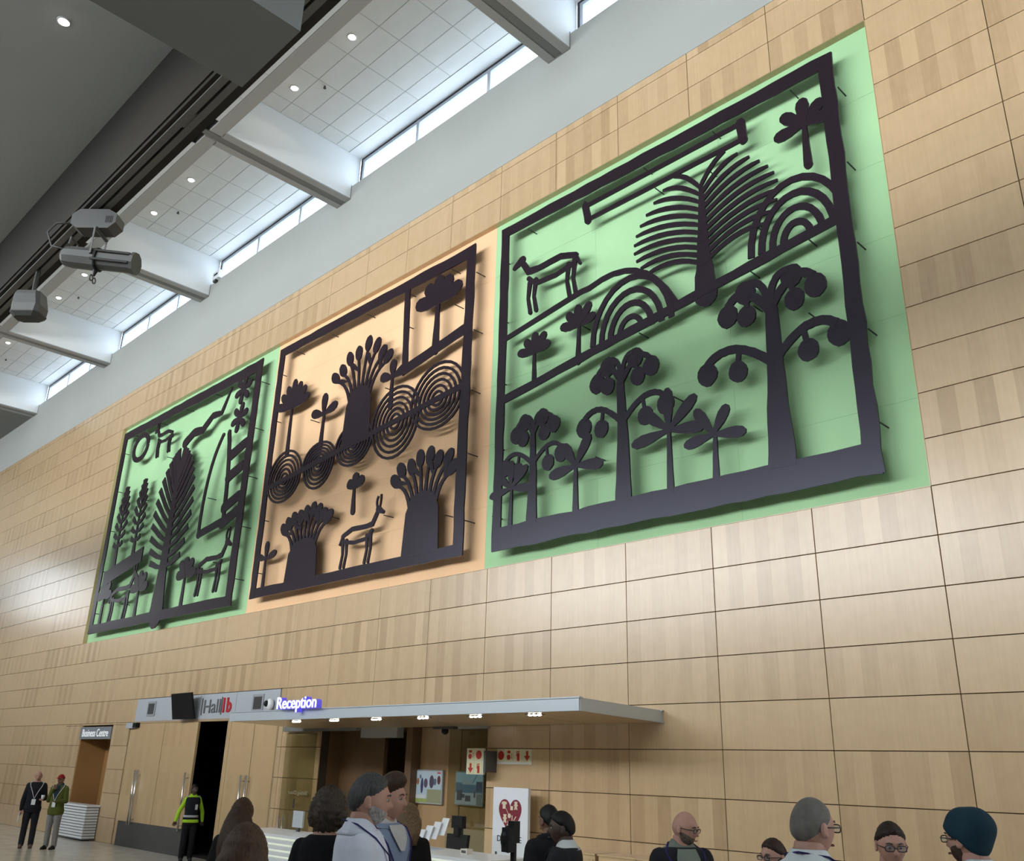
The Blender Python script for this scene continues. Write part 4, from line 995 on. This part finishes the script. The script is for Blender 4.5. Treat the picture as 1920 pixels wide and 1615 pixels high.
def add_hand(mb, wr, d, side, k=1.0, curl=.6):
    wr, d = Vector(wr), Vector(d).normalized()
    a = Vector((side, 0, 0)); nrm = d.cross(a)
    if nrm.length < .2: a = Vector((0, -1, 0)); nrm = d.cross(a)
    nrm.normalize(); lat = nrm.cross(d).normalized()           # lat = across the palm
    pc = wr + d*.05
    mb.ell(pc, (1, 1, 1), 2, 2) if False else None
    mb.loft([[wr+d*t_+lat*w_*math.cos(2*math.pi*q/12)+nrm*h_*math.sin(2*math.pi*q/12) for q in range(12)] for t_, w_, h_ in ((-.01, .026, .02), (.02, .034, .017), (.06, .042, .015), (.088, .040, .012))])
    for f, (off, ln) in enumerate(((-.030, .060), (-.010, .074), (.011, .070), (.030, .056))):
        p0 = wr+d*.082+lat*off; p1 = p0+d*ln*.5-nrm*ln*.15*curl; p2 = p1+d*ln*.38*(1-.5*curl)-nrm*ln*.42*curl
        mb.rtube([p0, p1, p2], [.0095, .009, .0075], 8)
    q0 = wr+d*.025-lat*.03; mb.rtube([q0, q0+d*.03-lat*.02, q0+d*.062-lat*.024-nrm*.012], [.0115, .010, .0085], 8)
SKINS = {'light': (.40, .23, .165), 'pink': (.42, .225, .17), 'brown': (.20, .10, .062), 'dark': (.06, .032, .022)}
def hairmat(col):
    nm = 'hair_%.3f_%.3f' % (col[0], col[2])
    if nm in MATS: return MATS[nm]
    m_ = mat(nm, col, .55, spec=.3); nt = m_.node_tree; b = nt.nodes['Principled BSDF']; L = nt.links.new
    tc = nt.nodes.new('ShaderNodeTexCoord'); mp = nt.nodes.new('ShaderNodeMapping'); mp.inputs['Scale'].default_value = (130, 130, 14); L(tc.outputs['Object'], mp.inputs['Vector'])
    nz = nt.nodes.new('ShaderNodeTexNoise'); nz.inputs['Scale'].default_value = 1; nz.inputs['Detail'].default_value = 3; L(mp.outputs[0], nz.inputs['Vector'])
    mr = nt.nodes.new('ShaderNodeMapRange'); mr.inputs[1].default_value = .3; mr.inputs[2].default_value = .7; mr.inputs[3].default_value = .55; mr.inputs[4].default_value = 1.5; L(nz.outputs[0], mr.inputs[0])
    vm = nt.nodes.new('ShaderNodeVectorMath'); vm.operation = 'SCALE'; vm.inputs[0].default_value = col; L(mr.outputs[0], vm.inputs['Scale']); L(vm.outputs[0], b.inputs['Base Color'])
    bp = nt.nodes.new('ShaderNodeBump'); bp.inputs['Strength'].default_value = .5; bp.inputs['Distance'].default_value = .006; L(nz.outputs[0], bp.inputs['Height']); L(bp.outputs[0], b.inputs['Normal'])
    return m_
def cloth(nm, col, rough=.85): return mat(nm, col, rough, spec=.25, bump=.35, bscale=9.0, noise=.08, nscale=6)
def person(label, x, y, h, phi, head_yaw=0.0, head_pitch=0.0, sx='m', skin='light', hair=('short', (.05, .03, .02)), top=('shirt', (.6, .6, .65)), sleeve=1.0, inner=None,
           legs=(.02, .02, .025), arms=None, glasses=None, beard=None, lanyard=None, hat=None, bag=None, badge=True, extras=None, shoes=(.02, .02, .02), lean=0.0, infl=.014, vox=.011, loose=False):
    c, s = math.cos(math.radians(phi)), math.sin(math.radians(phi))
    fx, fy = c*.714+s*.707, c*-.70+s*.707
    t = thing('person', label, 'person', (x, y, 0), math.atan2(fx, -fy)); k = h/1.75
    t.scale = (k, k, k); t.rotation_euler[1] = lean
    sw = .172 if sx == 'm' else .150
    sk = mat('skin_'+skin, SKINS[skin], .55, noise=.05, nscale=20)
    if arms is None: arms = [((-(sw+.065), .03, 1.12), (-(sw+.075), -.04, .87)), ((sw+.065, .03, 1.12), (sw+.075, -.04, .87))]
    sh = [(-sw, .01, 1.425), (sw, .01, 1.425)]
    b = MB()
    b.loft([tring(sx, z, 0) for z in TZ])
    for i in (0, 1):
        arm_chain(b, sh[i], arms[i][0], arms[i][1], .052 if sx == 'm' else .044, .042 if sx == 'm' else .036, .028)
        sg = -1 if i == 0 else 1
        b.rtube([(sg*.085, .01, .90), (sg*.095, -.005, .68), (sg*.10, .0, .49)], [.085, .072, .055], 14); b.rtube([(sg*.10, 0, .49), (sg*.103, .02, .30), (sg*.105, .03, .09)], [.054, .052, .036], 14)
        b.rtube([(sg*.105, .03, .045), (sg*.11, -.13, .035)], [.036, .03], 10)
    me = remesh(b, vox); body = MB(); body.v = [tuple(v.co) for v in me.vertices]; body.f = [tuple(p.vertices) for p in me.polygons]; bpy.data.meshes.remove(me)
    HM = Matrix.Translation((0, -.02, 1.632)) @ Matrix.Translation((0, .02, -.06)) @ Matrix.Rotation(math.radians(head_yaw), 4, 'Z') @ Matrix.Rotation(math.radians(head_pitch), 4, 'X') @ Matrix.Translation((0, -.02, .06))
    add_head(body, HM)
    for i in (0, 1):
        d = Vector(arms[i][1])-Vector(arms[i][0]); add_hand(body, arms[i][1], d, -1 if i == 0 else 1)
    bo = body.build('body', sk, t, True, world=False, fixn=False)
    def P(mb, nm, m_, smooth=True, par=None): return mb.build(nm, m_, par or t, smooth, world=False)
    # face
    for sg in (-1, 1):
        e = MB(); e.ell((0, 0, 0), (.0115, .012, .0062), 12, 8); off = Vector((sg*.031, -.079, .004)); e.v = [tuple(HM @ (Vector(v)+off)) for v in e.v]; eo = P(e, 'eye', mat('eye_white', (.32, .29, .27), .3))
        e = MB(); e.ell((0, 0, 0), (.0058, .004, .0058), 10, 6); off = Vector((sg*.031, -.0895, .004)); e.v = [tuple(HM @ (Vector(v)+off)) for v in e.v]; P(e, 'iris', mat('iris', (.03, .02, .015), .3), par=eo)
        br_ = MB().tube([HM @ Vector((sg*.016, -.0985, .024)), HM @ Vector((sg*.032, -.096, .029)), HM @ Vector((sg*.048, -.082, .024))], [.0035, .004, .002], 6); P(br_, 'eyebrow', mat('brow_%s' % hair[0], tuple(q*.8 for q in hair[1]), .8))
    lp = MB().tube([HM @ Vector((-.022, -.0925, -.0665)), HM @ Vector((-.008, -.1025, -.0655)), HM @ Vector((.008, -.1025, -.0655)), HM @ Vector((.022, -.0925, -.0665))], [.002, .0055, .0055, .002], 8); P(lp, 'lips', mat('lips_'+skin, tuple(q*w for q, w in zip(SKINS[skin], (.75, .55, .55))), .5))
    # hair
    hs, hc = hair; hm = hairmat(tuple(q*.6 for q in hc))
    if hs == 'short': P(shell(HM, hairline(.66, .16, -.55), .013, rough=.002), 'hair', hm)
    elif hs == 'buzz': P(shell(HM, hairline(.72, .05, -.55), .0045), 'hair', mat('stubble_%.2f' % hc[0], tuple(q*.65 for q in hc), .75, noise=.2, nscale=25))
    elif hs == 'fringe': P(shell(HM, lambda d: min(hairline(.72, .05, -.55)(d), .55-d[2]), .006), 'hair', hm)
    elif hs == 'quiff': P(shell(HM, hairline(.62, .16, -.5), .012, extra=lambda d: .042*sstep(.35, .95, d[2])*sstep(-.7, .7, -d[1])), 'hair', hm)
    elif hs == 'curly': P(shell(HM, hairline(.55, -.55, -1.1), .045, rough=.012, seed=3, extra=lambda d: .02*max(0, -d[2])), 'hair', hm)
    elif hs in ('long', 'bob'):
        P(shell(HM, hairline(.60, -.35, -1.0), .02, rough=.002), 'hair', hm)
        lz = 1.20 if hs == 'long' else 1.42
        rg = []
        for q in range(9):
            f = q/8; z = 1.70+(lz-1.70)*f; w = .068+.028*sstep(0, .22, f)+.035*math.sin(math.pi*min(1, f*1.1))+.015*f; dpt = .09+.03*sstep(0, .2, f)-.03*f; cy = .03+.085*sstep(.15, .7, f)
            rg.append([Vector((w*math.cos(2*math.pi*u/20)*(1+.04*math.sin(u*5)), cy+dpt*math.sin(2*math.pi*u/20)*.62, z)) for u in range(20)])
        P(MB().loft(rg), 'hair_length', hm)
    if hat == 'beanie':
        P(shell(HM, hairline(.35, -.05, -.75), .022, extra=lambda d: .045*sstep(.0, .9, d[1])*sstep(-.2, .6, d[2])+.012*sstep(.5, 1, d[2])), 'beanie', cloth('beanie_teal', (.006, .028, .045)))
    if hat == 'cap':
        cm = cloth('cap_red', (.28, .012, .015)); P(shell(HM, hairline(.42, .22, .0), .016), 'cap', cm)
        vz = MB(); vz.loft([[HM @ Vector((.07*math.sin(u), -.075-.075*math.cos(u)*1.0, .045+.008*dz-.02*math.cos(u))) for u in [(-1.3+2.6*q/10) for q in range(11)]] for dz in (0, 1)]); P(vz, 'cap_visor', cm)
    if beard:
        P(shell(HM, lambda d: min((-.40+.30*d[0]*d[0]-d[2])*.8, .12-d[1], .93+d[2]), .005, rough=.001), 'beard', hairmat(beard))
    if glasses:
        gm = mat('glasses_frame', (.012, .01, .012), .35); gl = MB()
        for sg in (-1, 1):
            gl.tube([HM @ Vector((sg*.033+.025*math.copysign(abs(math.cos(2*math.pi*u/16))**.6, math.cos(2*math.pi*u/16)), -.101, .001+.0155*math.copysign(abs(math.sin(2*math.pi*u/16))**.6, math.sin(2*math.pi*u/16)))) for u in range(17)], .0025, 6)
            gl.tube([HM @ Vector((sg*.061, -.102, .006)), HM @ Vector((sg*.079, -.05, .007)), HM @ Vector((sg*.082, .012, .008))], .0028, 6)
        gl.tube([HM @ Vector((-.008, -.109, .004)), HM @ Vector((.008, -.109, .004))], .0028, 6); go = P(gl, 'glasses', gm)
        ln = MB()
        for sg in (-1, 1): ln.loft([[HM @ Vector((sg*.034+.026*math.cos(2*math.pi*u/16), -.103-dy, .002+.018*math.sin(2*math.pi*u/16))) for u in range(16)] for dy in (0, .0008)])
        P(ln, 'lens', GLASS, False, go)
    # garments
    kind, tcol = top; tm = cloth('%s_%.3f_%.3f_%.3f' % (kind, *tcol), tcol)
    g = MB(); zb = .80 if kind in ('jacket', 'hoodie', 'coat') else .88
    zs = [z for z in (zb, .90, .98, 1.08, 1.22, 1.355, 1.425, 1.47, 1.503) if z >= zb]
    bel = infl+.008
    g.loft([tring(sx, z, (bel if z < 1.1 else infl)+(.012 if z < .95 else 0)) for z in zs])
    for i in (0, 1):
        arm_chain(g, sh[i], arms[i][0], arms[i][1], (.052 if sx == 'm' else .044)+infl, (.042 if sx == 'm' else .036)+infl, .028+infl*.9, sleeve)
    if kind in ('hoodie', 'coat'):
        for q in range(10):
            a = math.pi*(q/9*1.5-.25); g.ell((.105*math.cos(a), .03+.075*math.sin(a), 1.505+.018*math.sin(a)), (.045, .045, .035), 10, 6)
    gme = remesh(g, vox, 3); go = link({'shirt': 'shirt', 'tshirt': 't_shirt', 'jacket': 'jacket', 'hoodie': 'jacket', 'coat': 'coat', 'vest': 'safety_vest'}[kind], gme, tm, t, False)
    gme.polygons.foreach_set('use_smooth', [True]*len(gme.polygons))
    if kind in ('shirt',) or inner:
        cc = inner if inner else tcol; cmt = cloth('collar_%.3f_%.3f' % (cc[0], cc[2]), cc); cr = MB()
        rings_ = []
        for zz, dr, tilt in ((1.485, .034, 0), (1.512, .018, .004), (1.553, .012, .010), (1.556, .004, .010), (1.50, .002, 0)):
            rx, ry, cy = torso(sx, min(zz, 1.55)); rings_.append([Vector(((rx+dr)*math.cos(2*math.pi*u/24), cy+(ry+dr)*math.sin(2*math.pi*u/24), zz-(.045 if zz > 1.508 else .01)*max(0, -math.sin(2*math.pi*u/24))**2)) for u in range(24)])
        cr.loft(rings_); P(cr, 'collar', cmt)
    if inner:
        rings_ = []; fr = MB(); ns, nz_ = 9, 8; o0 = len(fr.v)
        for q in range(nz_):
            zlo = 1.36 if kind == 'shirt' else 1.05; z = zlo+(1.495-zlo)*q/(nz_-1); aw = (.05+.36*(q/(nz_-1)))
            for u in range(ns): fr.v.append(tuple(tfront(sx, z, aw*(2*u/(ns-1)-1), infl+.013)))
        for q in range(nz_-1):
            for u in range(ns-1): fr.f.append((q*ns+u, q*ns+u+1, (q+1)*ns+u+1, (q+1)*ns+u))
        P(fr, 'shirt_front', cloth('inner_%.3f_%.3f' % (inner[0], inner[2]), inner))
    lg = MB(); li = .016
    lg.loft([tring(sx, z, .012) for z in (.82, .90, .97)])
    for sg in (-1, 1):
        lg.rtube([(sg*.085, .01, .88), (sg*.095, -.005, .68), (sg*.10, .0, .49)], [.092+li*.5, .074+li, .058+li], 14); lg.rtube([(sg*.10, 0, .49), (sg*.103, .015, .30), (sg*.105, .025, .085)], [.058+li, .056+li, .05+li], 14)
    lme = remesh(lg, .013, 3); link('trousers', lme, cloth('trousers_%.3f_%.3f' % (legs[0], legs[2]), legs), t, False)
    for sg in (-1, 1):
        shm = MB(); shm.loft([[Vector((sg*.11+w*math.cos(2*math.pi*u/14), cy+l*math.sin(2*math.pi*u/14), z)) for u in range(14)] for z, w, l, cy in ((0, .045, .135, -.05), (.03, .047, .137, -.05), (.05, .044, .12, -.04), (.075, .040, .085, .0), (.10, .038, .05, .03))])
        P(shm, 'shoe', cloth('shoe_%.3f' % shoes[0], shoes))
    if lanyard:
        lm = cloth('lanyard_%.2f_%.2f' % (lanyard[0], lanyard[2]), lanyard); L = MB()
        if kind == 'vest': pass
        pts = [tfront(sx, 1.12, 0, infl+.016)]
        for z, a in ((1.28, .25), (1.40, .55), (1.475, 1.0), (1.53, 1.7)): pts.append(tfront(sx, z, a, infl+.016 if z < 1.45 else .028))
        bk_ = tfront(sx, 1.545, math.pi, .03); mir = [Vector((-p.x, p.y, p.z)) for p in reversed(pts)]
        ring_pts = pts + [bk_] + mir
        L.tube(ring_pts, .0075, 6, flat=.5); P(L, 'lanyard', lm)
        if badge:
            q = tfront(sx, 1.12, 0, infl+.02); bm_ = MB().box(q.x-.045, q.y-.008, q.z-.14, q.x+.045, q.y-.002, q.z-.01); P(bm_, 'badge', WHITEG, False)
    if bag == 'backpack':
        bm_ = mat('bag_dark', (.022, .018, .024), .8); B = MB(); B.loft([[Vector((w*math.copysign(abs(math.cos(2*math.pi*u/16))**.7, math.cos(2*math.pi*u/16)), .20+.085*math.copysign(abs(math.sin(2*math.pi*u/16))**.7, math.sin(2*math.pi*u/16)), z)) for u in range(16)] for z, w in ((.95, .12), (1.0, .15), (1.2, .155), (1.34, .14), (1.40, .09))]); P(B, 'backpack', bm_)
        for sg in (-1, 1):
            pts = [tfront(sx, 1.40, math.pi-sg*.55, infl+.03), Vector((sg*.115, .02, 1.465)), tfront(sx, 1.36, sg*.75, infl+.012), tfront(sx, 1.22, sg*.95, infl+.012), tfront(sx, 1.08, sg*1.3, infl+.014)]
            P(MB().tube(pts, .024, 8, flat=.45), 'strap', bm_)
    if extras: extras(t, P, HM, arms, sx, infl)
    return t
NAVY = (.025, .02, .11)
def pos(px, py, d):
    p = at_depth(px, py, d); return p.x, p.y, p.z
# foreground and middle-distance crowd
x, y, z = pos(455, 1500, 7.5); person('woman with long straight brown hair in black, seen from behind', x, y, z, 175, sx='f', hair=('long', (.075, .035, .016)), top=('jacket', (.008, .008, .009)))
x, y, z = pos(463, 1552, 3.7); person('brown-haired person in the very front, only the crown in view', x, y, z, 190, sx='f', hair=('long', (.085, .042, .022)), top=('jacket', (.02, .018, .02)))
x, y, z = pos(618, 1482, 6.2); person('woman with grey-brown curly hair in a black t-shirt', x, y, z-.02, 178, sx='f', hair=('curly', (.085, .062, .045)), top=('tshirt', (.006, .006, .008)), sleeve=.34, skin='light', vox=.009)
x, y, z = pos(650, 1490, 6.7); person('blond person half hidden behind the grey-haired bearded man', x, y, z, 185, sx='f', hair=('bob', (.16, .10, .05)), top=('jacket', (.03, .03, .035)))
x, y, z = pos(690, 1450, 5.0); person('grey-haired bearded man in a white shirt with a navy lanyard', x, y, z-.01, 100, hair=('short', (.075, .075, .078)), top=('shirt', (.60, .64, .75)), beard=(.30, .28, .27), lanyard=NAVY, skin='pink', vox=.009, infl=.022)
x, y, z = pos(728, 1446, 5.95); person('tall man with a brown quiff in an open light blue shirt', x, y, z-.04, 62, head_yaw=12, hair=('quiff', (.06, .028, .014)), top=('shirt', (.20, .25, .37)), inner=(.48, .48, .48), lanyard=NAVY, skin='pink', vox=.009)
x, y, z = pos(768, 1510, 8.0); person('blonde woman in a black jacket standing at the counter', x, y, z, 175, sx='f', hair=('bob', (.21, .13, .065)), top=('jacket', (.008, .008, .008)))
x, y, z = pos(1032, 1512, 7.6); person('dark-haired man in a black hooded jacket by the poster', x, y, z, 215, hair=('short', (.008, .007, .007)), top=('hoodie', (.008, .008, .011)), skin='brown', infl=.03)
x, y, z = pos(1058, 1524, 7.0); person('man with cropped black hair and a dark coat over a white collar', x, y, z, 255, hair=('short', (.007, .006, .006)), top=('jacket', (.014, .015, .019)), inner=(.55, .58, .6), skin='dark', infl=.028, head_yaw=10)
x, y, z = pos(1276, 1521, 6.8); person('bald man with glasses and a short beard in a dark blazer', x, y, z, 12, head_yaw=42, head_pitch=8, hair=('none', (.05, .03, .025)), top=('jacket', (.012, .013, .017)), inner=(.17, .20, .17), glasses=True, beard=(.12, .09, .075), skin='pink', lanyard=NAVY, badge=False, infl=.024)
x, y, z = pos(1512, 1497, 4.2); person('balding grey-haired man with glasses, white shirt and backpack straps', x, y, z, 135, head_yaw=-18, hair=('buzz', (.20, .185, .17)), top=('shirt', (.60, .64, .67)), glasses=True, lanyard=NAVY, bag=None, skin='pink', vox=.009, infl=.02,
    extras=lambda t, P, HM, arms, sx, infl: [P(MB().tube([tfront(sx, 1.10, math.pi-sg*1.0, infl+.012), tfront(sx, 1.25, math.pi-sg*.8, infl+.014), tfront(sx, 1.41, math.pi-sg*.75, infl+.016), Vector((sg*.12, .015, 1.497)), tfront(sx, 1.40, sg*.75, infl+.014), tfront(sx, 1.15, sg*.95, infl+.012)], .026, 8, flat=.4), 'backpack_strap', mat('bag_dark', (.022, .018, .024), .8)) for sg in (-1, 1)])
x, y, z = pos(1452, 1575, 6.0); person('dark-haired person with glasses mostly hidden behind the balding man', x, y, z, -60, hair=('short', (.045, .02, .015)), top=('jacket', (.05, .03, .03)), skin='pink', glasses=True)
x, y, z = pos(1664, 1543, 5.3); person('young man with short brown hair and black glasses facing the camera', x, y, z, -8, head_pitch=6, hair=('short', (.025, .012, .008)), top=('tshirt', (.03, .03, .04)), glasses=True, skin='pink', vox=.009)
x, y, z = pos(1812, 1516, 4.7); person('bearded man in a dark teal beanie and glasses with a navy lanyard', x, y, z-.03, 225, head_yaw=-14, hair=('buzz', (.06, .035, .025)), hat='beanie', top=('shirt', (.5, .52, .56)), glasses=True, beard=(.05, .03, .022), lanyard=NAVY, skin='pink', vox=.009)
# two men by the far counter
def cup(t, P, HM, arms, sx, infl):
    w = Vector(arms[1][1]); P(MB().cyl((w.x, w.y-.06), .034, w.z+.0, w.z+.09, 14, .04), 'cup', WHITEG)
    a = Vector(arms[0][1]); P(MB().box(a.x-.02, a.y-.16, a.z-.28, a.x, a.y+.02, a.z-.06), 'folder', WHITEG, False)
    P(MB().loft([[Vector((.13*math.cos(2*math.pi*u/12), .17+.07*math.sin(2*math.pi*u/12), zz)) for u in range(12)] for zz in (.98, 1.1, 1.3, 1.40)]), 'backpack', cloth('bag_blue', (.012, .018, .09)))
person('older man in black with a blue backpack and white badge near the far counter', -20.45, -2.10, 1.66, 22, hair=('fringe', (.30, .28, .26)), top=('jacket', (.012, .012, .017)), lanyard=(.6, .6, .62), extras=cup, skin='pink',
       arms=[((-.24, .04, 1.12), (-.25, -.02, .87)), ((.24, .02, 1.13), (.20, -.24, 1.12))], shoes=(.12, .08, .07))
person('man in a red cap and olive jacket raising a hand to his mouth', -19.95, -1.75, 1.60, -5, hair=('buzz', (.02, .015, .012)), hat='cap', skin='brown', top=('jacket', (.085, .10, .018)), inner=(.02, .035, .045), lanyard=(.6, .6, .62), legs=(.24, .23, .22),
       arms=[((-.24, .0, 1.13), (-.06, -.17, 1.40)), ((.24, -.02, 1.12), (.10, -.24, 1.12))], shoes=(.02, .018, .018))
# guard in the doorway
def guard_x(t, P, HM, arms, sx, infl):
    vm = cloth('vest_black', (.010, .011, .016)); v = MB(); v.loft([tring(sx, z, infl+.012) for z in (.94, 1.0, 1.08, 1.22, 1.355, 1.425, 1.465)]); vo = P(v, 'vest', vm)
    rf = mat('reflective_grey', (.42, .44, .45), .35)
    v = MB(); v.loft([tring(sx, z, infl+.017) for z in (1.0, 1.05)]); P(v, 'reflective_band', rf, par=vo)
    for sg in (-1, 1): P(MB().ell((sg*.125, .01, 1.485), (.05, .045, .016)), 'reflective_shoulder', rf, par=vo)
    q = tfront(sx, 1.24, .42, infl+.016); P(MB().box(q.x-.03, q.y-.012, q.z-.06, q.x+.03, q.y, q.z+.06), 'chest_badge', rf, False, vo)
    P(MB().ell(HM @ Vector((0, .05, .115)), (.04, .04, .03)), 'hair_bun', mat('hair_black', (.008, .007, .007), .6))
person('security guard with lime green sleeves and a black vest in the open doorway', -16.05, -.35, 1.50, 25, head_yaw=20, head_pitch=-6, sx='f', skin='dark', hair=('short', (.008, .007, .007)), top=('shirt', (.36, .62, .03)), legs=(.008, .008, .010), extras=guard_x,
       arms=[((-.29, .03, 1.14), (-.36, -.06, .92)), ((.27, .06, 1.13), (.30, .10, .92))])
